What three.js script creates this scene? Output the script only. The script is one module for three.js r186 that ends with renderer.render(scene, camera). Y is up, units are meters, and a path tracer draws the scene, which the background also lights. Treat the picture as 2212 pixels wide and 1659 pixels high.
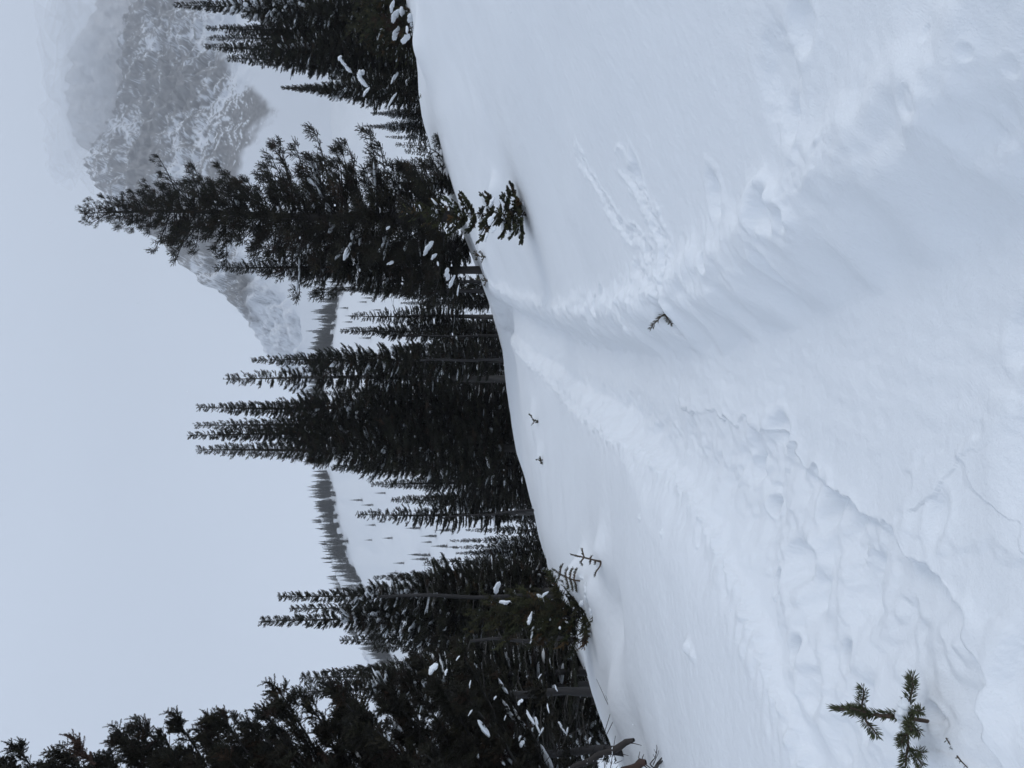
import * as THREE from 'three';
import { mergeVertices, mergeGeometries } from 'three/addons/utils/BufferGeometryUtils.js';
import { createNoise2D, createNoise3D } from 'simplex-noise';

// ------------------------------------------------------------------ camera, sky, light, exposure
const scene = new THREE.Scene();
const F = 740, PITCH = THREE.MathUtils.degToRad(4);          // the telephone was held on its side: the picture lies on its left
const EYE = new THREE.Vector3(0, 1.65, 0);
const camera = new THREE.PerspectiveCamera(2 * Math.atan(384 / F) * 180 / Math.PI, 1024 / 768, 0.05, 9000);
camera.position.copy(EYE);
camera.up.set(1, 0, 0);
const sp = Math.sin(PITCH), cp = Math.cos(PITCH);
camera.lookAt(EYE.x, EYE.y - sp, EYE.z - cp);

const renderer = new THREE.WebGLRenderer({ antialias: true });
renderer.toneMapping = THREE.LinearToneMapping;
renderer.toneMappingExposure = 1.12;
renderer.shadowMap.enabled = true;

{ // overcast sky: an even sheet of snow cloud, a little brighter overhead
  const W = 512, H = 256, d = new Float32Array(W * H * 4);
  const n3 = createNoise3D(rng(7));
  for (let y = 0; y < H; y++) for (let x = 0; x < W; x++) {
    const el = (y + 0.5) / H * Math.PI - Math.PI / 2, az = x / W * 2 * Math.PI;
    const up = Math.max(0, Math.sin(el)), c = Math.cos(el);
    const n = n3(Math.cos(az) * c * 1.3, Math.sin(el) * 2.6, Math.sin(az) * c * 1.3) * 0.02 + n3(Math.cos(az) * c * 4, Math.sin(el) * 8, Math.sin(az) * c * 4) * 0.008;
    const L = (1.76 - 0.72 * up) * (1 + n);
    d.set([0.508 * L, 0.584 * L, 0.703 * L, 1], (y * W + x) * 4);
  }
  const t = new THREE.DataTexture(d, W, H, THREE.RGBAFormat, THREE.FloatType);
  t.mapping = THREE.EquirectangularReflectionMapping; t.magFilter = THREE.LinearFilter; t.needsUpdate = true;
  scene.background = t; scene.environment = t;
}
const sun = new THREE.DirectionalLight(new THREE.Color(1.0, 0.975, 0.94), 0.85);
sun.position.set(72, 62, 22); sun.castShadow = true; sun.shadow.radius = 55;
sun.shadow.camera.left = -40; sun.shadow.camera.right = 40; sun.shadow.camera.top = 40; sun.shadow.camera.bottom = -40; sun.shadow.camera.far = 300;
scene.add(sun);
scene.fog = new THREE.FogExp2(new THREE.Color(0.93, 0.95, 1.0), 0.00078);

// ------------------------------------------------------------------ helpers
function rng(a) { return () => { a |= 0; a = a + 0x6D2B79F5 | 0; let t = Math.imul(a ^ a >>> 15, 1 | a); t = t + Math.imul(t ^ t >>> 7, 61 | t) ^ t; return ((t ^ t >>> 14) >>> 0) / 4294967296; }; }
const N2 = createNoise2D(rng(11)), N2b = createNoise2D(rng(12)), N3 = createNoise3D(rng(13));
const V = (x, y, z) => new THREE.Vector3(x, y, z);
const clamp = (x, a = 0, b = 1) => Math.min(b, Math.max(a, x)), ss = (a, b, x) => { const t = clamp((x - a) / (b - a)); return t * t * (3 - 2 * t); }, mix = (a, b, t) => a + (b - a) * t;
function lerpTable(tab, x) { if (x <= tab[0][0]) return tab[0][1]; for (let i = 1; i < tab.length; i++) if (x <= tab[i][0]) { const t = (x - tab[i - 1][0]) / (tab[i][0] - tab[i - 1][0]); return mix(tab[i - 1][1], tab[i][1], t); } return tab[tab.length - 1][1]; }
const fbm = (x, y, o, n = N2) => { let s = 0, a = 0.5; for (let i = 0; i < o; i++) { s += a * n(x, y); x = x * 2.03 + 17.1; y = y * 2.03 - 9.2; a *= 0.5; } return s; };
// direction through a point of the upright photograph (768 x 1024); length 1 along the view axis
const ray = (X, Y) => { const k = (512 - Y) / F; return V((X - 384) / F, -sp + k * cp, -cp - k * sp); };
const at = (X, Y, depth) => ray(X, Y).multiplyScalar(depth).add(EYE);
const riseAt = (Y, D) => { const k = (512 - Y) / F; return EYE.y + D * (k * cp - sp) / (cp + k * sp); };   // height at forward distance D that appears at Y
const used = {};
const numbered = (n) => { used[n] = (used[n] ?? -1) + 1; return used[n] ? n + '_' + String(used[n]).padStart(3, '0') : n; };
function tag(o, label, category, group) { o.userData = { label, category }; if (group) o.userData.group = group; return o; }
function mesh(name, geo, mat, parent, kind) { const m = new THREE.Mesh(geo, mat); m.castShadow = m.receiveShadow = true; m.name = parent === scene ? numbered(name) : name; if (kind) m.userData.kind = kind; parent.add(m); return m; }

// triangle builder
class TB {
  constructor() { this.p = []; this.i = []; this.c = []; this.col = null; }
  v(x, y, z) { this.p.push(x, y, z); if (this.col) this.c.push(...this.col); return this.p.length / 3 - 1; }
  tri(a, b, c) { this.i.push(a, b, c); }
  tube(pts, radii, sides, rough = 0, r = Math.random) {
    let prev = null; const up0 = V(0.31, 0.2, 0.93);
    for (let k = 0; k < pts.length; k++) {
      const t = V().subVectors(pts[Math.min(k + 1, pts.length - 1)], pts[Math.max(k - 1, 0)]).normalize();
      const a = V().crossVectors(t, Math.abs(t.dot(up0)) > 0.95 ? V(1, 0, 0) : up0).normalize(), b = V().crossVectors(t, a), ring = [];
      for (let s = 0; s < sides; s++) {
        const f = s / sides * Math.PI * 2, q = radii[k] * (1 + rough * (r() - 0.5) * 2);
        if (this.bark) { const g = 0.55 + 0.9 * r(); this.col = [this.bark[0] * g, this.bark[1] * g, this.bark[2] * g]; }
        ring.push(this.v(pts[k].x + (a.x * Math.cos(f) + b.x * Math.sin(f)) * q, pts[k].y + (a.y * Math.cos(f) + b.y * Math.sin(f)) * q, pts[k].z + (a.z * Math.cos(f) + b.z * Math.sin(f)) * q));
      }
      if (prev) for (let s = 0; s < sides; s++) { const n = (s + 1) % sides; this.tri(prev[s], prev[n], ring[n]); this.tri(prev[s], ring[n], ring[s]); }
      prev = ring;
    }
    const last = this.v(pts[pts.length - 1].x, pts[pts.length - 1].y, pts[pts.length - 1].z);
    for (let s = 0; s < sides; s++) this.tri(prev[s], prev[(s + 1) % sides], last);
  }
  geo() {
    const g = new THREE.BufferGeometry();
    g.setAttribute('position', new THREE.BufferAttribute(new Float32Array(this.p), 3)); g.setIndex(this.i);
    if (this.c.length) g.setAttribute('color', new THREE.BufferAttribute(new Float32Array(this.c), 3));
    g.computeVertexNormals(); return g;
  }
}

// ------------------------------------------------------------------ materials
const noiseTexture = (() => {
  const S = 512, d = new Uint8Array(S * S * 4), r = rng(5), n4 = createNoise3D(rng(6));
  const tor = (u, v, f) => { const a = u * 2 * Math.PI, b = v * 2 * Math.PI; return n4(Math.cos(a) * f + 3 * Math.sin(b) * 0.11, Math.sin(a) * f + Math.cos(b) * f, Math.sin(b) * f); };
  for (let y = 0; y < S; y++) for (let x = 0; x < S; x++) {
    const u = x / S, v = y / S, g = clamp(0.5 + 0.22 * tor(u, v, 9) + 0.16 * tor(u, v, 21) + 0.24 * (r() - 0.5));
    const b = Math.round(g * 255); d.set([b, b, b, 255], (y * S + x) * 4);
  }
  const t = new THREE.DataTexture(d, S, S); t.wrapS = t.wrapT = THREE.RepeatWrapping; t.magFilter = THREE.LinearFilter; t.needsUpdate = true; return t;
})();
const M = {
  snow: new THREE.MeshStandardMaterial({ name: 'snow', color: new THREE.Color(0.875, 0.897, 0.922), roughness: 0.85, bumpMap: noiseTexture, bumpScale: 0.0025 }),
  treeSnow: new THREE.MeshStandardMaterial({ name: 'tree_snow', color: new THREE.Color(0.87, 0.9, 0.93), roughness: 0.9 }),
  mountain: new THREE.MeshStandardMaterial({ name: 'rock_and_snow', vertexColors: true, roughness: 0.95 }),
  bark: new THREE.MeshStandardMaterial({ name: 'bark', vertexColors: true, roughness: 0.95 }),
  fir: new THREE.MeshStandardMaterial({ name: 'fir_needles', color: new THREE.Color(0.019, 0.020, 0.0105), roughness: 0.9 }),
  spruce: new THREE.MeshStandardMaterial({ name: 'spruce_needles', color: new THREE.Color(0.020, 0.0185, 0.0105), roughness: 0.9 }),
  young: new THREE.MeshStandardMaterial({ name: 'young_needles', color: new THREE.Color(0.044, 0.046, 0.020), roughness: 0.85 }),
  rust: new THREE.MeshStandardMaterial({ name: 'dead_needles', color: new THREE.Color(0.055, 0.028, 0.017), roughness: 0.8 }),
};

// ------------------------------------------------------------------ the lie of the land
const CTRL = [[0, 0, -1.5], [0.05, 0, -4], [0.1, 0, -8], [0.7, 0.1, -13], [1.6, 0.3, -20], [2.2, 0.47, -25],
  [1.6, 0.32, -2], [1.8, 0.4, -5], [2.4, 0.6, -9], [3.4, 1.0, -13], [6.2, 1.75, -14.5], [4.2, 1.2, -9], [3.2, 0.9, -5], [7.5, 2.2, -10],
  [11.4, 3.1, -22], [9.8, 3.0, -24], [6.6, 2.4, -22], [4.7, 1.75, -18], [3.3, 1.28, -18], [15, 3.9, -22],
  [-0.95, 0.19, -22], [-2.2, -0.1, -18], [-3.7, -0.17, -16], [-4.3, -0.35, -13], [-4.6, -0.27, -10], [-3.6, -0.13, -7], [-1.9, 0.02, -3.6], [-1.6, 0.02, -9], [-1.6, 0.08, -6], [-2.4, -0.02, -13],
  [-7, -1.5, -12], [-10, -2.6, -20], [-6, -1.6, -25], [0, -1.0, -33], [-9, -2.4, -7], [5, 0.7, -33], [12, 2.4, -35], [9, 2.2, -31], [-1, -0.8, -29],
  [0, 0, 3], [6, 1.6, 3], [-6, -0.9, 3], [-18, -5, 0], [18, 4.6, 0], [0, 0, 12], [-20, -6, -30], [20, 3.5, -38], [0, -2.8, -45]];
const tps = (() => {
  const n = CTRL.length, m = n + 3, A = [], phi = (r2) => (r2 < 1e-9 ? 0 : 0.5 * r2 * Math.log(r2));
  for (let i = 0; i < m; i++) A.push(new Float64Array(m + 1));
  for (let i = 0; i < n; i++) {
    const [xi, yi, zi] = CTRL[i];
    for (let j = 0; j < n; j++) A[i][j] = phi((xi - CTRL[j][0]) ** 2 + (zi - CTRL[j][2]) ** 2) + (i === j ? 0.15 : 0);
    A[i][n] = A[n][i] = 1; A[i][n + 1] = A[n + 1][i] = xi; A[i][n + 2] = A[n + 2][i] = zi; A[i][m] = yi;
  }
  for (let c = 0; c < m; c++) {
    let p = c; for (let r = c + 1; r < m; r++) if (Math.abs(A[r][c]) > Math.abs(A[p][c])) p = r;
    [A[c], A[p]] = [A[p], A[c]];
    for (let r = 0; r < m; r++) if (r !== c) { const f = A[r][c] / A[c][c]; if (f) for (let k = c; k <= m; k++) A[r][k] -= f * A[c][k]; }
  }
  const w = A.map((row, i) => row[m] / row[i]);
  return (x, z) => { let s = w[n] + w[n + 1] * x + w[n + 2] * z; for (let i = 0; i < n; i++) { const dx = x - CTRL[i][0], dz = z - CTRL[i][2]; s += w[i] * phi(dx * dx + dz * dz); } return s; };
})();
const Y400 = [[-200, 430], [0, 412], [110, 395], [190, 362], [205, 353], [250, 339], [303, 326], [350, 323], [410, 328], [440, 334], [480, 346], [560, 352], [900, 354]];
const Y600 = [[-200, 420], [0, 395], [110, 368], [150, 352], [190, 336], [250, 321], [350, 320], [420, 325], [520, 330], [900, 332]];
function farLand(x, z) {
  const u = Math.max(1, -z), d = Math.hypot(x, z);
  const front = ss(0.1, 0.5, u / d);
  const X = clamp(384 + F * x / u, -300, 1100);
  const y4 = riseAt(lerpTable(Y400, X), 400), y6 = riseAt(lerpTable(Y600, X), 600);
  let h = -9 + 2 * fbm(x / 60, z / 60, 3);
  const t = clamp((u - 150) / 250);
  if (u > 150) h = mix(h, y4, Math.pow(t, 1.15));
  if (u > 400) h = mix(y4, y6, clamp((u - 400) / 200)) ;
  if (u > 600) h = y6 - (u - 600) * 0.25;
  h += fbm(x / 45 + 7, z / 45, 4) * 3 * ss(100, 250, d);
  return mix(-9 + d * 0.05, h, front);
}
function base(x, z) {
  const d = Math.hypot(x, z), k = ss(38, 75, d);
  if (k >= 1) return farLand(x, z);
  let h = tps(x, z);
  h += 0.05 * fbm(x / 2.6, z / 2.6, 2) * ss(3, 8, d) + 0.12 * fbm(x / 6 + 5, z / 6, 2, N2b) * ss(10, 18, d);
  return k > 0 ? mix(h, farLand(x, z), k) : h;
}
// where the line of sight through a point of the photograph meets the ground
function hit(X, Y, H = base, far = 400) {
  const d = ray(X, Y); let t0 = 0.3;
  for (let t = 0.3; t < far; t *= 1.02) {
    if (EYE.y + d.y * t < H(d.x * t, d.z * t)) {
      let a = t0, b = t; for (let i = 0; i < 24; i++) { const m = (a + b) / 2; if (EYE.y + d.y * m < H(d.x * m, d.z * m)) b = m; else a = m; }
      return V(d.x * b, EYE.y + d.y * b, d.z * b);
    }
    t0 = t;
  }
  return V(d.x * far, EYE.y + d.y * far, d.z * far);
}
const line = (pts, k = 3) => new THREE.CatmullRomCurve3(pts.map(([X, Y]) => { const p = hit(X, Y); return V(p.x, 0, p.z); }), false, 'centripetal').getPoints((pts.length - 1) * k).map((p) => [p.x, p.z]);
// distance to a polyline: [distance, side (positive on the right when walking along it), share of the way]
function toLine(L, x, z) {
  let best = 1e9, side = 0, share = 0;
  for (let i = 0; i + 1 < L.length; i++) {
    const ax = L[i][0], az = L[i][1], bx = L[i + 1][0] - ax, bz = L[i + 1][1] - az, px = x - ax, pz = z - az;
    const l2 = bx * bx + bz * bz; let t = (px * bx + pz * bz) / l2;
    const raw = t; t = clamp(t);
    const dx = px - bx * t, dz = pz - bz * t, d = dx * dx + dz * dz;
    if (d < best) { best = d; let ux = bx, uz = bz; const l1 = Math.sqrt(l2), j = raw <= 0 ? i - 1 : raw >= 1 ? i + 1 : -1;
      if (j >= 0 && j + 1 < L.length) { const cx = L[j + 1][0] - L[j][0], cz = L[j + 1][1] - L[j][1], l3 = Math.hypot(cx, cz); ux = bx / l1 + cx / l3; uz = bz / l1 + cz / l3; }
      side = dx * uz - dz * ux > 0 ? -1 : 1; share = (i + clamp(raw)) / (L.length - 1); }
  }
  return [Math.sqrt(best), side, share];
}
// the trodden trail, walking away from the camera
const bottom = (L) => { const a = L[0], b = L[1]; return [[a[0] + (a[0] - b[0]) * 7, a[1] + (a[1] - b[1]) * 7], ...L]; };
const TRAIL = bottom(line([[470, 1020], [432, 905], [398, 800], [378, 720], [374, 655], [390, 600], [410, 560], [428, 530], [445, 508], [452, 499]]));
const EDGE_A = line([[-60, 812], [3, 797], [52, 780], [120, 753], [193, 721], [278, 668], [334, 604], [372, 560], [408, 524], [440, 502]]);    // left edge of the trampled band
const EDGE_B = line([[-40, 1010], [47, 985], [120, 956], [190, 918], [237, 859], [287, 786], [334, 742], [352, 690], [368, 640], [388, 596], [412, 552], [444, 506]]);  // its near edge
const SLABS = [line([[380, 1024], [364, 950], [340, 934], [311, 916], [293, 912]]), line([[306, 863], [281, 871], [243, 868], [236, 890]]), line([[243, 868], [215, 960], [205, 1024]]), line([[160, 1010], [150, 960], [190, 918]])];
const PITS = [ // X, Y, radius in metres across and along, depth
  [690, 780, 0.24, 0.17, 0.045], [648, 792, 0.10, 0.08, 0.035], [744, 802, 0.11, 0.09, 0.05], [557, 771, 0.11, 0.11, 0.085], [550, 790, 0.06, 0.06, 0.04], [574, 715, 0.14, 0.09, 0.05], [497, 765, 0.12, 0.06, 0.06],
  [448, 667, 0.14, 0.13, 0.16], [592, 638, 0.16, 0.08, 0.05], [505, 712, 0.06, 0.05, 0.04], [470, 604, 0.14, 0.10, 0.06], [462, 600, 0.1, 0.1, 0.07],
  [338, 745, 0.10, 0.12, 0.07], [300, 720, 0.09, 0.07, 0.07], [262, 737, 0.06, 0.06, 0.08], [322, 722, 0.12, 0.1, 0.05], [205, 770, 0.13, 0.16, 0.09], [186, 753, 0.07, 0.06, 0.09], [175, 790, 0.1, 0.1, 0.05], [185, 830, 0.2, 0.14, 0.06], [56, 926, 0.03, 0.04, 0.035], [45, 933, 0.04, 0.04, 0.02],
  [118, 781, 0.07, 0.06, 0.08], [112, 826, 0.07, 0.05, 0.08], [80, 800, 0.12, 0.1, 0.05], [60, 850, 0.14, 0.1, 0.04], [30, 830, 0.12, 0.1, 0.04], [230, 815, 0.15, 0.1, 0.07], [262, 790, 0.12, 0.08, 0.08],
  [633, 962, 0.09, 0.08, 0.03], [650, 985, 0.07, 0.07, 0.02], [610, 985, 0.07, 0.06, 0.02], [665, 930, 0.06, 0.05, 0.02], [700, 1015, 0.03, 0.03, 0.012], [715, 985, 0.025, 0.025, 0.012], [735, 935, 0.025, 0.025, 0.01],
  [250, 905, 0.1, 0.06, 0.03], [80, 1010, 0.16, 0.1, 0.04], [300, 990, 0.2, 0.14, 0.025], [430, 960, 0.1, 0.07, 0.03], [450, 985, 0.08, 0.07, 0.03],
].map(([X, Y, a, b, d]) => { const p = hit(X, Y); return [p.x, p.z, a, b, d]; });
const BUMPS = [ // X, Y, radius, height
  [536, 772, 0.05, 0.045], [545, 800, 0.05, 0.03], [575, 782, 0.05, 0.03], [588, 768, 0.06, 0.025], [120, 689, 0.06, 0.05], [112, 694, 0.05, 0.03], [350, 508, 0.25, 0.25], [346, 536, 0.5, 0.12], [310, 541, 0.4, 0.08], [213, 604, 0.35, 0.12], [188, 586, 0.4, 0.3], [176, 596, 0.3, 0.12],
  [456, 490, 0.5, 0.15], [512, 488, 0.6, 0.16], [492, 492, 0.5, 0.12], [46, 940, 0.3, 0.05], [150, 612, 0.5, -0.16], [556, 512, 0.45, -0.14], [575, 500, 0.35, 0.2], [60, 625, 0.6, 0.18], [30, 636, 0.5, -0.1],
  [742, 416, 1.2, -0.2], [720, 424, 0.8, 0.25], [600, 965, 0.16, 0.05], [640, 940, 0.12, 0.035], [672, 975, 0.1, 0.03], [465, 640, 0.2, 0.05], [150, 740, 0.03, 0.03], [235, 660, 0.03, 0.03], [250, 640, 0.03, 0.025], [222, 688, 0.025, 0.02],
].map(([X, Y, a, h]) => { const p = hit(X, Y); return [p.x, p.z, a, h]; });
const GROOVES = [[line([[615, 577], [590, 592], [557, 610], [536, 630], [518, 650]]), 0.05, 0.035], [line([[604, 621], [580, 639], [552, 652], [524, 665], [500, 668], [486, 671]]), 0.065, 0.045], [line([[500, 636], [486, 655], [470, 668]]), 0.05, 0.03], [line([[548, 803], [590, 800], [612, 835]]), 0.05, 0.012]];
const boxOf = (L, g) => [Math.min(...L.map((p) => p[0])) - g, Math.max(...L.map((p) => p[0])) + g, Math.min(...L.map((p) => p[1])) - g, Math.max(...L.map((p) => p[1])) + g];
const inBox = (b, x, z) => x > b[0] && x < b[1] && z > b[2] && z < b[3];
const GBOX = GROOVES.map(([L]) => boxOf(L, 0.4)), SBOX = SLABS.map((L) => boxOf(L, 0.6));
const TINY = rng(77);
function clods(x, z, s) { // rounded lumps of broken snow
  const gx = Math.floor(x / s), gz = Math.floor(z / s); let d1 = 9, d2 = 9;
  for (let i = -1; i <= 1; i++) for (let j = -1; j <= 1; j++) {
    const h = Math.imul(gx + i, 73856093) ^ Math.imul(gz + j, 19349663), h1 = ((Math.imul(h ^ (h >>> 13), 0x5bd1e995) >>> 8) & 0xffff) / 65536, h2 = ((Math.imul(h ^ (h >>> 11), 0x27d4eb2d) >>> 8) & 0xffff) / 65536;
    const dx = (gx + i + h1) - x / s, dz = (gz + j + h2) - z / s, d = Math.hypot(dx, dz);
    if (d < d1) { d2 = d1; d1 = d; } else if (d < d2) d2 = d;
  }
  return [d1, d2 - d1];
}
function ground(x, z) {
  const d = Math.hypot(x, z);
  let h = base(x, z);
  if (d > 45 || z > 2) return h;
  const near = 1 - ss(25, 45, d);
  const wx = x + 0.05 * N2(x * 3.1, z * 3.1) + 0.02 * N2b(x * 9, z * 9), wz = z + 0.05 * N2(x * 3.1 + 40, z * 3.1) + 0.02 * N2b(x * 9 + 30, z * 9);
  let rough = 0;
  // trampled band between its two edges
  const [da, sa] = toLine(EDGE_A, wx, wz), [db, sb] = toLine(EDGE_B, wx, wz);
  const A = da * sa, B = -db * sb;             // both positive inside the band
  const band = ss(-0.02, 0.10, A) * ss(-0.02, mix(0.055, 0.4, ss(3.5, 5.2, d)), B);
  // the trail
  const [dt, st, shr] = toLine(TRAIL, x + 0.03 * N2(x * 2, z * 2), z + 0.03 * N2(x * 2 + 9, z * 2));
  const s = dt * st, w = 0.34;
  const floorAt = () => { const n = TRAIL.length - 1, k = Math.min(n - 1, Math.floor(shr * n)), f = shr * n - k; return base(mix(TRAIL[k][0], TRAIL[k + 1][0], f), mix(TRAIL[k][1], TRAIL[k + 1][1], f)) - 0.22; };
  if (dt < 1.5 && z > -26) {
    const fl = floorAt();
    const wall = w + 0.05 * N2b(x * 2.3, z * 2.3);
    if (s > 0) {
      const k = ss(wall - 0.05, wall + 0.29, s);
      const berm = 0.075 * Math.exp(-(((s - wall - 0.42) / 0.16) ** 2));
      h = mix(fl + 0.03 * (s / w) ** 2, h + berm, k);
    } else {
      const k = ss(wall - 0.05, wall + mix(1.3, 0.2, ss(4, 9, d)), -s);
      h = mix(fl, h, k);
    }
    const bank = s > 0 ? ss(wall + 0.02, wall + 0.25, s) * (1 - ss(0.75, 1.25, s)) : ss(wall - 0.05, wall + 0.1, -s) * (1 - ss(0.55, 0.9, -s)) * ss(7, 10, d);
    rough = Math.max(rough, bank * ss(3.2, 5.5, d) * (0.6 + 0.4 * N2(x, z)));
    h += (1 - ss(wall, wall + 0.1, dt)) * (0.006 * N2(x * 4, z * 1.6) + 0.0025 * N2b(x * 11, z * 6));
    // lumpy crest of the near bank
    if (s > 0) h += ss(wall + 0.05, wall + 0.3, s) * (1 - ss(0.7, 1.2, s)) * (0.014 * N2(x * 3.4, z * 3.4) + 0.005 * N2b(x * 9, z * 9));
  }
  if (band > 0) {
    h -= band * (0.065 + 0.03 * N2b(x * 1.7, z * 1.7)) * (1 - 0.4 * ss(8, 14, d));
    const f = d < 7 ? 1 : 0.8, c = clods(wx, wz, 0.26), e = clods(wx + 5, wz + 3, 0.11);
    h += band * ss(0.0, 0.3, A) * 0.6 * f * (0.075 * (0.55 - c[0]) * ss(-0.4, 0.3, N2(x * 2.2, z * 2.2)) + 0.03 * (0.5 - e[0]) * ss(-0.2, 0.5, N2b(x * 3.1, z * 3.1)) + 0.03 * N2(x * 2.9 + 3, z * 2.9) + 0.010 * N2b(x * 9, z * 9) + 0.0012 * N2(x * 24, z * 24));
  }
  // broken lip along the edges of the band
  if (A > -0.35 && A < 0.02 && d < 22) h += 0.03 * Math.exp(A * 9) * (0.5 + 0.9 * N2(x * 5, z * 9)) ;
  if (B < 0 && B > -0.5 && d < 6) h += 0.028 * Math.exp(B * 8) * (0.7 + 0.5 * N2(x * 3, z * 3));
  if (rough > 0) {
    const c = clods(wx * 1.0, wz * 1.6, 0.2);
    h += 0.7 * rough * (0.05 * (0.5 - c[0]) + 0.04 * N2(x * 1.8, z * 7) + 0.018 * N2b(x * 6, z * 16) + 0.002 * N2(x * 22, z * 22));
  }
  for (const [px, pz, a, b, dep] of PITS) {
    const ex = (x - px) / a, ez = (z - pz) / b; if (Math.abs(ex) > 2.2 || Math.abs(ez) > 2.2) continue;
    const q = Math.sqrt(ex * ex + ez * ez) + 0.10 * N2(x * 8 + px * 7, z * 8) + 0.03 * N2b(x * 30, z * 30);
    h -= dep * (1 - ss(0.45, 1.12, q)); h += dep * 0.16 * Math.exp(-(((q - 1.35) / 0.25) ** 2));
  }
  for (const [px, pz, a, up] of BUMPS) { const q = ((x - px) ** 2 + (z - pz) ** 2) / (a * a); if (q < 6) h += up * Math.exp(-q * 1.6) * (a > 0.2 ? 1 : 1 + 0.25 * N2(x * 9, z * 9)); }
  for (let k = 0; k < GROOVES.length; k++) if (inBox(GBOX[k], x, z)) {
    const [L, gw, gd] = GROOVES[k], [dg, , sh] = toLine(L, wx, wz), q = dg / gw;
    h -= 0.75 * gd * (1 - ss(0.5, 1.1, q)) * (0.7 + 0.5 * N2(x * 14, z * 14)) * ss(0, 0.15, sh); h += gd * 0.4 * Math.exp(-(((q - 1.6) / 0.5) ** 2)) * (0.4 + 0.8 * Math.abs(N2b(x * 9, z * 9)));
  }
  for (let k = 0; k < SLABS.length; k++) if (inBox(SBOX[k], x, z)) { // thin wind slab, broken off along its edge
    const [dg, sg, sh] = toLine(SLABS[k], wx, wz), q = dg * sg; if (sh > 0 && sh < 1) h += (k === 0 ? 0.020 : 0.017) * ss(-0.035, 0.035, -q) * Math.exp(-Math.max(0, -q) * 3.5) * ss(0, 0.2, sh) * ss(0, 0.2, 1 - sh);
  }
  // wind grain
  const calm = near * (1 - band);
  h += calm * (0.010 * fbm(x * 0.9 + 2, z * 1.5, 3) + 0.0022 * N2(x * 7, z * 11) + 0.0012 * N2b(x * 23, z * 23)) * (0.6 + 0.4 * ss(2, 6, d));
  return h;
}
// ground sheet: fine toward the camera's view, coarse behind it
{
  const az = []; const step = (a, b, n) => { for (let i = 0; i < n; i++) az.push(a + (b - a) * i / n); };
  step(-180, -45, 40); step(-45, -31, 40); step(-31, 31, 540); step(31, 45, 40); step(45, 180, 40);
  const rad = [0.25, 0.6, 1.0]; for (let r = 1.3; r < 9; r *= 1.0028) rad.push(r); for (let r = 9; r < 30; r *= 1.0065) rad.push(r); for (let r = 30; r < 80; r *= 1.012) rad.push(r); for (let r = 80; r < 670; r *= 1.03) rad.push(r);
  const nA = az.length, nR = rad.length, pos = new Float32Array((nA * nR + 1) * 3), uv = new Float32Array((nA * nR + 1) * 2), idx = new Uint32Array(nA * (nR - 1) * 6 + nA * 3);
  let k = 0;
  for (let j = 0; j < nR; j++) for (let i = 0; i < nA; i++, k++) {
    const a = THREE.MathUtils.degToRad(az[i]), x = Math.sin(a) * rad[j], z = -Math.cos(a) * rad[j];
    pos[k * 3] = x; pos[k * 3 + 1] = ground(x, z); pos[k * 3 + 2] = z; uv[k * 2] = x / 0.8; uv[k * 2 + 1] = z / 0.8;
  }
  pos[k * 3 + 1] = ground(0, 0);
  let q = 0;
  for (let i = 0; i < nA; i++) { const n = (i + 1) % nA; idx[q++] = k; idx[q++] = n; idx[q++] = i; }
  for (let j = 0; j + 1 < nR; j++) for (let i = 0; i < nA; i++) { const n = (i + 1) % nA, a = j * nA + i, b = j * nA + n, c = a + nA, e = b + nA; idx[q++] = a; idx[q++] = b; idx[q++] = e; idx[q++] = a; idx[q++] = e; idx[q++] = c; }
  const g = new THREE.BufferGeometry(); g.setAttribute('position', new THREE.BufferAttribute(pos, 3)); g.setAttribute('uv', new THREE.BufferAttribute(uv, 2)); g.setIndex(new THREE.BufferAttribute(idx, 1)); g.computeVertexNormals();
  mesh('snow_ground', g, M.snow, scene, 'structure');
}

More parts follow.
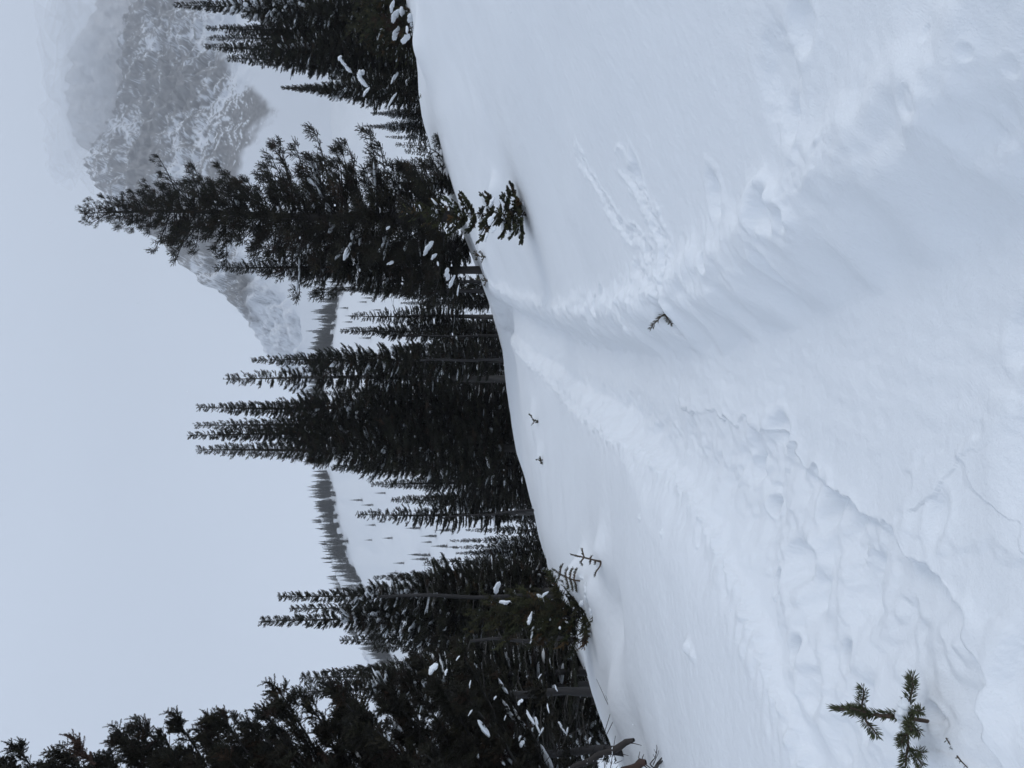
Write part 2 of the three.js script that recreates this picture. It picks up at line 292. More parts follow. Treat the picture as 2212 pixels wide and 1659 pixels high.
// ------------------------------------------------------------------ mountain
function mountainSheet(X0, X1, nX, u0, nU, ridge, foot, uRidge, rockAt, back, rock = 0.26) {
  const nB = 10, rows = nU + nB, pos = new Float32Array((nX + 1) * (rows + 1) * 3), col = new Float32Array((nX + 1) * (rows + 1) * 3), idx = [];
  let k = 0;
  for (let j = 0; j <= rows; j++) for (let i = 0; i <= nX; i++, k++) {
    const X = mix(X0, X1, i / nX), uR = uRidge(X), t = Math.min(1, j / nU), over = Math.max(0, j - nU) / nB;
    const u = mix(u0, uR, t) + over * back, x = (X - 384) / F * u;
    let y = riseAt(mix(foot(X), ridge(X), Math.pow(t, 0.92)), u);
    const amp = ss(0.3, 0.6, t) * (1 - 0.6 * ss(0.85, 1, t));
    const n = fbm(x / 90, u / 90, 5), rg = 1 - Math.abs(fbm(x / 50 + 3 + y / 140, y / 90, 4, N2b)) * 2.2;
    y += amp * (n * 22 + rg * 8) - over * back * 0.9 + ss(0.75, 1, t) * (1 - over) * (3.5 * N2(x / 10, 3.3) + 3 * N2(x / 26, 8.3));
    const z = -u + amp * 12 * fbm(x / 25, y / 22, 4);
    pos[k * 3] = x; pos[k * 3 + 1] = y; pos[k * 3 + 2] = z;
    const r = rockAt(X, 460 - (y - EYE.y) / u * F, x / 0.6, y / 0.6, u), v = 0.85 + 0.3 * N2(x / 5, y / 5);
    col[k * 3] = mix(0.86, rock * v, r); col[k * 3 + 1] = mix(0.89, rock * 0.985 * v, r); col[k * 3 + 2] = mix(0.93, rock * 0.97 * v, r);
    if (i < nX && j < rows) { const a = k, b = k + 1, c = k + nX + 1, e = c + 1; idx.push(a, b, e, a, e, c); }
  }
  const g = new THREE.BufferGeometry(); g.setAttribute('position', new THREE.BufferAttribute(pos, 3)); g.setAttribute('color', new THREE.BufferAttribute(col, 3)); g.setIndex(idx); g.computeVertexNormals();
  mesh('mountain', g, M.mountain, scene, 'structure');
}
const RIDGE = [[-400, 420], [100, 372], [330, 322], [385, 300], [420, 268], [449, 243], [470, 222], [490, 199], [530, 150], [560, 110], [588, 86], [601, 88], [615, 97], [638, 114], [665, 119], [692, 120], [722, 121], [745, 130], [768, 146], [800, 170], [860, 190], [1100, 260]];
const LOWER = [[380, 262], [440, 258], [480, 256], [560, 246], [606, 246], [627, 258], [652, 280], [664, 272], [680, 246], [698, 236], [730, 222], [768, 212], [1000, 250]];
mountainSheet(-300, 1000, 900, 610, 340, (X) => lerpTable(RIDGE, X), (X) => lerpTable([[-300, 440], [100, 400], [300, 345], [420, 338], [1000, 342]], X), (X) => 760 + 140 * ss(420, 600, X), (X, Y, x, y) => {
  const low = lerpTable(LOWER, X) + 12 * fbm(x / 60, y / 60, 3);
  const in_ = ss(6, -10, Y - low) * ss(425, 450, X);
  const a = x + 18 * N2(x / 70, y / 70), b = y + 18 * N2b(x / 70, y / 70);
  const gully = Math.abs(N2(a / 46 + b / 130, b / 260 + 3)), streak = N2(a / 12 + b / 24, b / 60), big = fbm(x / 190 + 1.7, y / 150, 2, N2b), fine = fbm(a / 20, b / 15, 4), led = N2b(a / 40, b / 9 + a / 22), fleck = N2(x / 5.5, y / 7) + 0.7 * N2b(x / 3.6 + y / 8, y / 10);
  const m = 1.1 * big + 0.34 * streak + 0.55 * fine + 0.24 * led + 0.36 * fleck + 0.24 + 0.3 * ss(520, 470, X) - 0.5 * ss(0.14, 0.0, gully) + 0.2 * (ss(470, 560, X) * (1 - ss(690, 740, X))) - 0.2 * ss(0, -30, low - 40 - Y);
  return in_ * ss(-0.06, 0.14, m);
}, 100);
// the shoulder behind; snow-cloud haze is painted into its paled, even rock colour
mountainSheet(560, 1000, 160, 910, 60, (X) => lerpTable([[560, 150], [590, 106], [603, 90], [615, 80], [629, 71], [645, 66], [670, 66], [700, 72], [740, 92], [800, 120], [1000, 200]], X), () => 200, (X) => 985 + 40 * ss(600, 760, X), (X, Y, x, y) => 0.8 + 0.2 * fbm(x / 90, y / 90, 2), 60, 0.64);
{ // snow cloud caught on the summit: many thin overlapping puffs
  const r = rng(61), parts = [];
  for (const [X, Y, u, w, h] of [[640, 78, 930, 70, 24], [668, 92, 880, 62, 22], [700, 84, 900, 80, 30], [735, 104, 870, 70, 26], [690, 96, 860, 60, 18], [622, 72, 950, 46, 18], [760, 100, 900, 80, 32], [655, 108, 860, 40, 12]]) {
    const p = at(X, Y, u), g = lumpOf(X, 5); g.scale(w, h, w * 0.6); g.rotateZ((r() - 0.5) * 0.5); g.translate(p.x, p.y, p.z); parts.push(g);
  }
  const c = mesh('summit_cloud', mergeGeometries(parts), new THREE.MeshStandardMaterial({ name: 'cloud', color: new THREE.Color(0.92, 0.94, 0.97), roughness: 1, transparent: true, opacity: 0.10 }), scene, 'stuff');
  c.userData = { kind: 'stuff', label: 'thin snow cloud veiling the summit of the rocky mountain', category: 'cloud' }; c.castShadow = false;
}

// ------------------------------------------------------------------ conifers
// one shoot: a thin stem clothed in needles, as bare triangles
function needleShoot(B, p0, p1, { n = 26, L = 0.04, W = 0.012, stem = 0.005, r, bend = 0, lean = 0.7, taper = 0.35 }) {
  const ax = V().subVectors(p1, p0), len = ax.length(); ax.normalize();
  const a = V().crossVectors(ax, Math.abs(ax.y) > 0.9 ? V(1, 0, 0) : V(0, 1, 0)).normalize(), b = V().crossVectors(ax, a);
  const P = (t) => V().lerpVectors(p0, p1, t).addScaledVector(V(0, 1, 0), bend * len * t * (t - 1) * -1);
  if (stem) B.tube([P(0), P(0.5), P(0.97)], [stem, stem * 0.8, stem * 0.5], 3);
  for (let i = 0; i < n; i++) {
    const t = (i + r()) / n, f = r() * 6.283, c = P(t), l = L * (0.75 + 0.5 * r()) * (1 - taper * t);
    const rad = V().addScaledVector(a, Math.cos(f)).addScaledVector(b, Math.sin(f)), dir = V().addScaledVector(ax, lean + 0.25 * r() + 0.5 * Math.max(0, t - 0.8) * 5).add(rad).normalize();
    const side = V().crossVectors(dir, rad.lengthSq() ? V().crossVectors(ax, rad) : a).normalize().cross(dir).multiplyScalar(W / 2);
    const tip = V().copy(c).addScaledVector(dir, l), m = V().copy(c).addScaledVector(dir, l * 0.4);
    const i0 = B.v(c.x, c.y, c.z), i1 = B.v(m.x + side.x, m.y + side.y, m.z + side.z), i2 = B.v(tip.x, tip.y, tip.z), i3 = B.v(m.x - side.x, m.y - side.y, m.z - side.z);
    B.tri(i0, i1, i2); B.tri(i0, i2, i3);
  }
}
// a spray: a leading shoot with side shoots, growing along +z
function sprayGeo(seed, { len = 0.36, pairs = 3, n = 24, L = 0.04, W = 0.013, spread = 0.75, round = 0.25, curl = 0.15 } = {}) {
  const r = rng(seed), B = new TB();
  const P = (t) => V(0.02 * Math.sin(t * 5 + seed), curl * len * t * t, len * t);
  needleShoot(B, P(0), P(0.55), { n: Math.round(n * 0.8), L, W, r }); needleShoot(B, P(0.5), P(1), { n, L, W, r });
  for (let k = 0; k < pairs; k++) for (const s of [-1, 1]) {
    const t = 0.12 + 0.66 * (k + 0.3 + 0.5 * r()) / pairs, l = len * (0.62 - 0.34 * t) * (0.75 + 0.5 * r()), f = spread * (0.8 + 0.4 * r());
    const p = P(t), q = V(p.x + s * Math.sin(f) * l, p.y + l * (curl + round * (r() * 2 - 1)), p.z + Math.cos(f) * l);
    needleShoot(B, p, q, { n: Math.max(6, Math.round(n * l / len * 2)), L, W, r, bend: -0.15 });
  }
  return B.geo();
}
function lumpOf(seed, detail = 3, flat = 1.2) {
  let g = new THREE.IcosahedronGeometry(1, detail); g.deleteAttribute('uv'); g.deleteAttribute('normal'); g = mergeVertices(g, 1e-4);
  const p = g.attributes.position;
  for (let i = 0; i < p.count; i++) {
    let x = p.getX(i), y = p.getY(i), z = p.getZ(i); const n = 1 + 0.32 * N3(x * 1.3 + seed * 9, y * 1.3, z * 1.3) + 0.16 * N3(x * 3.1, y * 3.1 + seed, z * 3.1) + 0.05 * N3(x * 8, y * 8 + seed, z * 8);
    x *= n; z *= n; y *= n; if (y < 0) y *= flat * 0.6; else y *= flat * 1.3;
    p.setXYZ(i, x, y, z);
  }
  g.computeVertexNormals(); return g;
}
// a pad of snow lying along a bough: a string of uneven lumps sagging toward one end
const pad = (s) => { const r = rng(s * 31), parts = []; for (let k = 0; k < 6; k++) { const t = (k + 0.5) / 6 * 2 - 1, w = 0.34 + 0.26 * r() - 0.12 * Math.abs(t), g = lumpOf(s * 7 + k, 3, 0.7); g.scale(w * 1.1, w * (0.9 + 0.5 * r()), w); g.translate(t * 0.72, 0.18 * (r() - 0.5) - 0.25 * t * t - 0.2 * t, 0.5 * (r() - 0.5)); parts.push(g); } return mergeGeometries(parts); };
const LUMPS = [1, 2, 3, 4, 5, 6].map(pad), SMALL = lumpOf(8, 1, 0.6);
const BARK = [0.042, 0.038, 0.035];
/* A conifer. env(t) is the crown's radius (0 at the foot of the crown, 1 at its tip), droop(t) the slope of a branch in radians. */
function makeFir(name, o) {
  const r = rng(o.seed), root = new THREE.Group(); root.name = name; root.H = o.H;
  const H = o.H, T = new TB(); T.bark = o.bark ?? BARK;
  const lean = o.lean ?? 0, bow = (y) => V(lean * y + 0.05 * Math.sin(y * 0.8 + o.seed) * (o.crook ?? 0.5), y, 0.05 * Math.cos(y * 0.7 + o.seed) * (o.crook ?? 0.5));
  const pts = [], rad = [], R0 = o.trunk ?? H * 0.0115; for (let k = 0; k <= 16; k++) { const t = k / 16; pts.push(bow(-0.5 + (H + 0.45) * t)); rad.push(Math.max(0.006, R0 * (1.12 - 1.08 * t))); }
  T.tube(pts, rad, 8, 0.09, r);
  const trunk = mesh('trunk', T.geo(), M.bark, root);
  const S = new TB(); S.bark = (o.bark ?? BARK).map((c) => c * 0.8); const mats = [], tints = [], snow = [];
  const q = new THREE.Quaternion(), m4 = new THREE.Matrix4();
  const put = (p, dir, up, s) => { s *= 1 - (o.fine ?? 0.55) * Math.pow(clamp(p.y / H), 2.2); const z = dir.clone().normalize(), x = V().crossVectors(up, z).normalize(), y = V().crossVectors(z, x); m4.makeBasis(x.multiplyScalar(s), y.multiplyScalar(s), z.multiplyScalar(s)); m4.setPosition(p); mats.push(m4.clone()); const g = 0.45 + 1.1 * r() * (0.5 + r()); const br = r() < 0.12 ? 1.5 : 1; tints.push([g * (0.9 + 0.25 * r()) * br, g * (br > 1 ? 0.95 : 1), g * (0.7 + 0.4 * r())]); };
  let y = H * o.from, turn = r() * 6;
  while (y < H - 0.12) {
    const t = (y / H - o.from) / (1 - o.from), nb = Math.max(3, Math.round(o.perWhorl * (1 - 0.35 * t)));
    for (let b = 0; b < nb; b++) {
      if (r() < (o.gaps ?? 0.1) * (t < 0.12 ? 2 : 1)) continue;
      turn += 6.283 / nb + (r() - 0.5) * 0.9;
      const len = Math.max(0.09, o.env(t) * (o.even ? 0.8 + 0.25 * r() : 0.62 + 0.55 * r()) * (1 + (o.wild ?? 0) * (r() - 0.45))), a = turn, h = y + (r() - 0.5) * o.whorl;
      const out = V(Math.cos(a), 0, Math.sin(a)), el = o.droop(t) + (r() - 0.5) * 0.35, tip = o.upturn ?? 0.25;
      const P = (s) => bow(h).addScaledVector(out, len * s * Math.cos(el)).add(V(0, len * (Math.sin(el) * s + tip * s * s), 0));
      const b0 = Math.min(0.022, 0.006 + len * 0.008) * (o.limb ?? 1);
      S.tube([P(0), P(0.35), P(0.7), P(1)], [b0, b0 * 0.8, b0 * 0.55, b0 * 0.3], 3, 0, r);
      const bare = (o.bareIn ?? 0.12) + (t < (o.bareFoot ?? 0) ? 0.6 * r() : 0);
      const stp = o.step * (0.85 + 0.3 * r()); let side = r() < 0.5 ? 1 : -1;
      for (let d = Math.max(bare * len, 0.03); d < len - stp * 0.3; d += stp) {
        const s = d / len, p = P(s), tan = V().subVectors(P(Math.min(1, s + 0.06)), P(Math.max(0, s - 0.06))).normalize();
        const sid = V().crossVectors(tan, V(0, 1, 0)).normalize(); side = -side;
        const dir = V().copy(tan).addScaledVector(sid, side * (0.55 + 0.6 * r())).add(V(0, (o.lift ?? 0.0) + (o.wildUp ?? 0.15) * (r() * 2 - 1), 0));
        put(p, dir, V((r() - 0.5) * 0.5, 1, (r() - 0.5) * 0.5), (o.spray ?? 1) * (0.7 + 0.5 * r()) * (0.75 + 0.35 * Math.min(1, len / 0.6)) * (1 - 0.25 * s));
      }
      { const tan = V().subVectors(P(1), P(0.85)).normalize(); put(P(0.93), tan.add(V(0, o.lift ?? 0, 0)), V(0, 1, 0), (o.spray ?? 1) * (0.65 + 0.4 * r()) * Math.min(1, 0.45 + len)); }
      if (o.clump) { const c = P(0.92); for (let k = 0; k < o.clump; k++) put(c.clone().add(V((r() - 0.5) * 0.16, (r() - 0.3) * 0.16, (r() - 0.5) * 0.16)), V(r() * 2 - 1, r() * 1.6 - 0.3, r() * 2 - 1).addScaledVector(out, 0.6), V(0.3, 1, 0.2), (o.spray ?? 1) * (0.55 + 0.35 * r())); }
      // snow that stayed on the branch
      if (o.snow && r() < o.snow * (1 - ss(o.snowTop ?? 0.5, (o.snowTop ?? 0.5) + 0.25, t))) {
        const k = 2 + Math.floor(r() * 5.5); for (let c = 0; c < k; c++) { const s = 0.45 + 0.5 * r(), tan = V().subVectors(P(Math.min(1, s + 0.1)), P(s - 0.1)).normalize(), w = (o.snowSize ?? 0.085) * (0.45 + 1.0 * r() * r() + 0.3 * r()); snow.push([P(s).add(V((r() - 0.5) * 0.16, 0.05, (r() - 0.5) * 0.16)), tan, w]); }
      }
    }
    y += o.whorl * (0.8 + 0.4 * r()) * (1 - 0.35 * t);
  }
  // leader
  put(bow(H - (o.leader ?? 0.3)), V(0, 1, 0), V(1, 0, 0), (o.leader ?? 0.3) / 0.36 * 0.9);
  for (let k = 0; k < 3; k++) put(bow(H - 0.1 - 0.12 * k), V(Math.cos(k * 2.4), 0.8, Math.sin(k * 2.4)), V(0, 1, 0), 0.4 * (o.spray ?? 1));
  // dead twigs below the crown
  if (o.deadTwigs) for (let k = 0; k < o.deadTwigs; k++) {
    const h = H * (0.03 + r() * (o.from + 0.16)), a = r() * 6.283, l = (o.deadLen ?? 0.7) * (0.4 + r()), el = -0.35 + 0.5 * r(), p = bow(h), e = V(p.x + Math.cos(a) * l * Math.cos(el), h + l * Math.sin(el), p.z + Math.sin(a) * l * Math.cos(el)), m = V().lerpVectors(p, e, 0.55).add(V(0, 0.06, 0));
    S.tube([p, m, e], [0.010, 0.006, 0.003], 3);
    for (let j = 0; j < 4; j++) { const s = 0.3 + 0.6 * r(), c = V().lerpVectors(p, e, s), w = a + (r() - 0.5) * 2.4, ll = l * 0.35 * r() + 0.06; S.tube([c, V(c.x + Math.cos(w) * ll, c.y + (r() - 0.6) * ll, c.z + Math.sin(w) * ll)], [0.005, 0.002], 3); }
  }
  mesh('limb', S.geo(), M.bark, root, 'stuff');
  const crown = new THREE.InstancedMesh(o.geo, o.mat, mats.length); crown.castShadow = crown.receiveShadow = true; crown.name = 'crown'; crown.userData.kind = 'stuff'; mats.forEach((m, i) => { crown.setMatrixAt(i, m); crown.setColorAt(i, new THREE.Color(...tints[i])); }); root.add(crown);
  if (snow.length) {
    const im = new THREE.InstancedMesh(SMALL, M.treeSnow, snow.length); im.castShadow = im.receiveShadow = true; im.name = 'branch_snow'; im.userData.kind = 'stuff';
    snow.forEach(([p, tan, w], i) => { w *= 0.88; const z = tan.clone(), x = V().crossVectors(V(0, 1, 0), z).normalize(), yy = V().crossVectors(z, x), l = w * (1.4 + 2.6 * r() * r()); m4.makeBasis(x.multiplyScalar(w), yy.multiplyScalar(w * 0.6), z.multiplyScalar(l)); m4.setPosition(p); im.setMatrixAt(i, m4); });
    root.add(im);
  }
  root.count = mats.length;
  return root;
}
const G = {
  fine: sprayGeo(21, { len: 0.36, pairs: 4, n: 24, L: 0.05, W: 0.018 }),
  fine2: sprayGeo(22, { len: 0.38, pairs: 4, n: 24, L: 0.05, W: 0.018, round: 0.5, curl: 0.3 }),
  finger: sprayGeo(24, { len: 0.36, pairs: 2, n: 110, L: 0.052, W: 0.013, spread: 0.7, round: 0.15, curl: 0.05 }),
  clumped: sprayGeo(28, { len: 0.38, pairs: 4, n: 34, L: 0.036, W: 0.017, spread: 0.95, round: 0.85, curl: 0.45 }),
  tuft: sprayGeo(25, { len: 0.24, pairs: 4, n: 54, L: 0.04, W: 0.009, spread: 0.85, round: 0.75, curl: 0.3 }),
  coarse: sprayGeo(26, { len: 0.5, pairs: 4, n: 16, L: 0.085, W: 0.04 }),
};
const spire = (R, p = 0.9, pinch = 0) => (t) => R * Math.pow(1 - t, p) * (1 - pinch * ss(0.3, 0.75, t)) * (0.86 + 0.14 * Math.sin(t * 23)) * (0.72 + 0.28 * ss(0, 0.14, t)) + 0.02;
const firDroop = (t) => mix(-0.55, 0.35, Math.pow(t, 0.8));
const P = {}; // prototypes, made once; copies share their geometry
const proto = {
  spireA: () => makeFir('fir', { seed: 101, H: 12, from: 0.07, perWhorl: 8, whorl: 0.146, env: spire(1.35, 0.9, 0.25), droop: firDroop, step: 0.088, geo: G.fine, mat: M.fir, snow: 0.5, snowTop: 0.42, gaps: 0.08, deadTwigs: 26 }),
  spireB: () => makeFir('fir', { seed: 102, H: 11.5, from: 0.1, perWhorl: 7, whorl: 0.146, env: spire(1.15, 0.85, 0.35), droop: firDroop, step: 0.088, geo: G.fine2, mat: M.fir, snow: 0.5, snowTop: 0.35, gaps: 0.14, wild: 0.4, deadTwigs: 30 }),
  spireC: () => makeFir('fir', { seed: 103, H: 9, from: 0.08, perWhorl: 7, whorl: 0.129, env: spire(0.95, 0.8, 0.2), droop: (t) => mix(-0.4, 0.45, t), step: 0.088, geo: G.fine, mat: M.fir, snow: 0.6, snowTop: 0.45, gaps: 0.16, wild: 0.5, deadTwigs: 30 }),
  thin: () => makeFir('fir', { seed: 104, H: 8.5, from: 0.22, perWhorl: 6, whorl: 0.15, env: spire(0.55, 0.7, 0.1), droop: (t) => mix(-0.5, 0.4, t), step: 0.1, geo: G.fine, mat: M.fir, snow: 0.25, snowTop: 0.3, gaps: 0.2, wild: 0.7, deadTwigs: 44, deadLen: 0.5, bark: [0.1, 0.095, 0.09] }),
  full: () => makeFir('fir', { seed: 105, H: 9, from: 0.03, perWhorl: 8, whorl: 0.146, env: spire(1.9, 1.0, 0.35), droop: (t) => mix(-0.6, 0.4, t), step: 0.101, geo: G.fine2, mat: M.fir, snow: 0.75, snowTop: 0.55, snowSize: 0.11, gaps: 0.1, deadTwigs: 20 }),
  back: () => makeFir('fir', { seed: 106, H: 10, from: 0.06, perWhorl: 7, whorl: 0.25, env: spire(1.3, 0.9, 0.3), droop: firDroop, step: 0.18, geo: G.coarse, mat: M.fir, snow: 0.7, snowTop: 0.5, snowSize: 0.13, gaps: 0.12 }),
  left: () => makeFir('fir', { seed: 107, H: 7.5, from: 0.1, perWhorl: 7, whorl: 0.129, env: spire(1.05, 0.85, 0.6), droop: (t) => mix(-0.35, 0.5, t), step: 0.088, geo: G.fine, mat: M.fir, snow: 0.8, snowTop: 0.5, snowSize: 0.075, gaps: 0.12, wild: 0.6, deadTwigs: 60, deadLen: 0.9, bark: [0.085, 0.08, 0.076] }),
  ragged: () => makeFir('spruce', { seed: 108, fine: 0.7, H: 10.8, from: 0.06, perWhorl: 8, whorl: 0.17, env: (t) => (2.3 * Math.pow(1 - t, 0.75)) * (0.88 + 0.12 * Math.sin(t * 19 + 1)) * (0.78 + 0.22 * ss(0, 0.2, t)) + 0.06, droop: (t) => mix(-0.2, 0.25, t), upturn: 0.2, step: 0.12, geo: G.clumped, mat: M.spruce, snow: 0.25, snowTop: 0.35, snowSize: 0.1, gaps: 0.14, clump: 4, wild: 0.9, bareIn: 0.3, spray: 1.05, lift: 0.25, wildUp: 0.9, deadTwigs: 70, deadLen: 1.1, trunk: 0.17, crook: 1, limb: 1.4 }),
  young: () => makeFir('young_fir', { seed: 109, H: 2.2, from: 0.02, perWhorl: 6, whorl: 0.13, env: (t) => 0.62 * Math.pow(1 - t, 0.7) + 0.08, droop: (t) => mix(-0.25, 0.3, t), upturn: 0.2, step: 0.1, geo: G.finger, mat: M.young, gaps: 0.12, wild: 0.4, spray: 0.85, snow: 0.5, snowTop: 0.6, snowSize: 0.05, deadTwigs: 12, deadLen: 0.4 }),
  bush: () => makeFir('young_fir', { seed: 110, H: 2.0, from: 0.02, perWhorl: 6, whorl: 0.12, env: (t) => 0.75 * Math.pow(1 - t, 0.55) + 0.06, droop: (t) => mix(-0.35, 0.5, t), step: 0.11, geo: G.tuft, mat: M.young, gaps: 0.1, wild: 0.9, snow: 0.18, snowTop: 0.4, snowSize: 0.05, deadTwigs: 20, deadLen: 0.5 }),
};
const firstUse = {};
function tree(kind, name, X, Ytip, dist, label, { wide = 1, turn = 0, sink = 0, group } = {}) {
  P[kind] ??= proto[kind]();
  const dyTip = riseAt(Ytip, dist) - EYE.y, zc = -dyTip * sp + dist * cp, x = (X - 384) / F * zc, z = -dist;
  const foot = ground(x, z) - sink, s = (dyTip + EYE.y - foot) / P[kind].H;
  const o = firstUse[kind] ? P[kind].clone() : P[kind]; firstUse[kind] = true;
  o.name = numbered(name); o.position.set(x, foot, z); o.scale.set(s * wide, s, s * wide); o.rotation.y = turn; tag(o, label, 'tree', group); scene.add(o);
  return o;
}
// a heap of snow lying on a tree, at a point of the photograph; width and height in metres
function heap(tree, X, Y, depth, w, h, l = w, turn = 0, k = 0) {
  const m = mesh('snow_clump', LUMPS[k % LUMPS.length], M.treeSnow, tree), p = at(X, Y, depth);
  tree.updateMatrixWorld(true); m.position.copy(tree.worldToLocal(p)); const s = tree.scale;
  m.scale.set(w * 0.62 / s.x, h * 0.6 / s.y, l * 0.5 / s.z); m.rotation.set(0, turn - tree.rotation.y, 0.75 * Math.sin(X * 1.7 + Y), 'ZYX'); return m;
}

// --- the four-spired clump in the middle of the stand, and its neighbours
tree('spireA', 'fir_tree', 333, 185, 27, 'tallest of the four close dark spires in the middle of the stand', { turn: 0.4 });
tree('spireB', 'fir_tree', 343, 193, 28.2, 'dark fir spire just beside the tallest, between it and the thicker double-tipped spire', { turn: 2.1, wide: 0.9 });
tree('spireA', 'fir_tree', 360, 195, 27.4, 'thick dark fir spire at the upper side of the four-spired clump, its tip doubled', { turn: 3.3, wide: 1.05 });
tree('spireB', 'fir_tree', 317.5, 194, 26.5, 'dark fir spire at the lower side of the four-spired clump, facing the open hillside', { turn: 4.4, wide: 1.15 });
tree('thin', 'fir_tree', 390, 221, 26, 'very slender ragged fir standing alone against the sky next to the four-spired clump', { turn: 1, wide: 1.15 });
tree('spireC', 'fir_tree', 408, 250, 25, 'slender fir with a thin dark trunk, nearer the big spruce than its lone slender neighbour', { turn: 0.3, wide: 0.85 });
tree('spireC', 'fir_tree', 437, 339, 33, 'short fir with snowy lower branches behind the far end of the trail', { turn: 2.5, wide: 1 });
tree('thin', 'fir_tree', 452, 349, 27, 'scraggly half-bare fir with a forked top behind the end of the trail', { turn: 2.2, wide: 1.5 });
tree('full', 'fir_tree', 479, 317, 34, 'grey-green fir half hidden behind the lower flank of the big ragged spruce', { turn: 5, wide: 0.55 });
tree('spireB', 'fir_tree', 284, 370, 34, 'small bushy dark fir at the foot of the four-spired clump on its hillside edge', { turn: 0.9, wide: 1.3 });
tree('spireC', 'fir_tree', 268, 390, 36, 'small pointed fir next to the leaning grey trunk', { turn: 4.1, wide: 1.1 });
const snag = tree('thin', 'fir_tree', 252.5, 354, 27, 'thin lone fir with a bare pale lower trunk in front of the open hillside', { turn: 3.9, wide: 1.25 });
tree('back', 'fir_tree', 237.5, 465, 44, 'low grey fir in the gap, closest to the bare-trunked lone fir', { turn: 1.3, wide: 0.7 });
tree('back', 'fir_tree', 227, 449, 46, 'small grey fir in the gap, one of two near-equal narrow tips', { turn: 2.3, wide: 0.6, group: 'twin narrow firs in the hillside gap' });
tree('back', 'fir_tree', 220.5, 452, 47, 'small grey fir in the gap, one of two near-equal narrow tips', { turn: 3.6, wide: 0.6, group: 'twin narrow firs in the hillside gap' });
tree('back', 'fir_tree', 206, 423, 42, 'tallest narrow grey fir in the gap between the lone thin fir and the left stand', { turn: 4.8, wide: 0.75 });
tree('back', 'fir_tree', 195, 440, 44, 'grey fir in the gap pressed against the edge of the left stand', { turn: 5.4, wide: 0.8 });

// --- the stand on the uphill side, along the picture's upper edge
tree('full', 'fir_tree', 764, 172, 27, 'tallest broad dark fir cut by the upper edge of the picture', { turn: 0.2, wide: 0.85 });
tree('spireA', 'fir_tree', 740, 205, 28.5, 'dark fir spire standing close beside the broad fir at the picture edge', { turn: 1.9, wide: 1.1 });
tree('spireB', 'fir_tree', 731, 208, 27.6, 'middle one of three even spires in the uphill stand', { turn: 3.0, wide: 1.1 });
tree('spireA', 'fir_tree', 721, 203, 26.8, 'dense dark fir spire, third and outermost of three even spires in the uphill stand', { turn: 4.2, wide: 1.2 });
tree('spireC', 'fir_tree', 709.5, 226, 28, 'shorter fir spire leaning on the outer side of the uphill stand', { turn: 5.0, wide: 1.25 });
const snowyFir = tree('full', 'fir_tree', 680, 280, 26, 'fir with a wide snow-laden skirt at the end of the uphill stand', { turn: 2.7, wide: 0.95 });
tree('spireC', 'fir_tree', 680, 281, 25.6, 'thin spire rising through the wide snow-laden fir at the end of the uphill stand', { turn: 1.2, wide: 0.7 });
tree('full', 'fir_tree', 700, 300, 27.5, 'dark bushy fir filling the uphill stand between its spires and the wide snowy fir', { turn: 0.9, wide: 0.9 });
tree('full', 'fir_tree', 642, 363, 30, 'small stout fir with a snow clump near its top, alone on the uphill crest', { turn: 1.5, wide: 0.85, sink: 0.5 });
tree('back', 'fir_tree', 631, 385, 38, 'low grey fir directly beside the small stout fir on the crest', { turn: 0.5, wide: 0.8 });
[[623, 395, 50], [616, 404, 56], [608, 410, 62], [602, 414, 66], [597, 419, 70]].forEach(([X, Y, d], i) => tree('back', 'fir_tree', X, Y, d, 'tiny pale fir tip in the row peeping over the uphill crest', { turn: i, wide: 1.1, group: 'row of tiny firs over the uphill crest' }));
const edgeFir = tree('bush', 'young_fir', 742, 347, 23.5, 'snow-plastered young fir with rusty needles at the upper picture edge, in front of the stand', { turn: 0.7, wide: 0.8 });
tree('young', 'young_fir', 722, 362, 24, 'olive young fir at the outer side of the snow-plastered one', { turn: 2.4, wide: 0.9 });
const cornerFir = tree('bush', 'young_fir', 766, 352, 23.8, 'olive young fir cut off by the upper picture edge above the snow', { turn: 4.2, wide: 0.9 });

// --- the big ragged spruce and the young firs at its foot
const big = tree('ragged', 'spruce_tree', 556, 78, 20, 'big ragged spruce with curling open branches, the tallest tree against the mountain', { turn: 0.6, wide: 1.0 });
const second = tree('spireB', 'spruce_tree', 501, 213, 21.5, 'narrower spruce grown together with the lower flank of the big ragged spruce', { turn: 1.7, wide: 1.35 });
tree('full', 'fir_tree', 520, 330, 23, 'dark bushy fir filling the base between the ragged spruce and its narrower neighbour', { turn: 3.2, wide: 0.95 });
tree('spireC', 'fir_tree', 585, 404, 19.5, 'low dark fir at the uphill foot of the big ragged spruce', { turn: 5.2, wide: 1.6, sink: 0.6 });
const small = tree('young', 'young_fir', 556, 396, 11.2, 'young fir with finger-like level branches and snow pads in front of the ragged spruce', { turn: 0.4, wide: 0.58 });

// --- the stand on the downhill side
tree('left', 'fir_tree', 171.5, 275, 17, 'slender fir spire of the left stand nearest the hillside gap', { turn: 0.5, wide: 0.95 });
tree('left', 'fir_tree', 159, 287, 18, 'shortest and thinnest of three slender spires at the edge of the left stand', { turn: 1.8, wide: 0.8 });
tree('left', 'fir_tree', 146, 256, 17.3, 'tallest of the three slender spires at the edge of the left stand', { turn: 3.1, wide: 0.95 });
tree('full', 'fir_tree', 190, 372, 18, 'low broad fir with feathery tips on the gap side of the left stand', { turn: 4.4, wide: 0.75 });
tree('left', 'fir_tree', 128, 338, 18.5, 'small fir spire between the three slender spires and the big near conifer', { turn: 5.2, wide: 1.0 });
tree('full', 'fir_tree', 97, 320, 15, 'shaggy fir shoulder just before the near conifer, lower of a leaning pair', { turn: 0.2, wide: 0.7 });
tree('left', 'fir_tree', 89, 297, 14.5, 'shaggy fir with a blunt top leaning toward the near conifer', { turn: 2.6, wide: 1.25 });
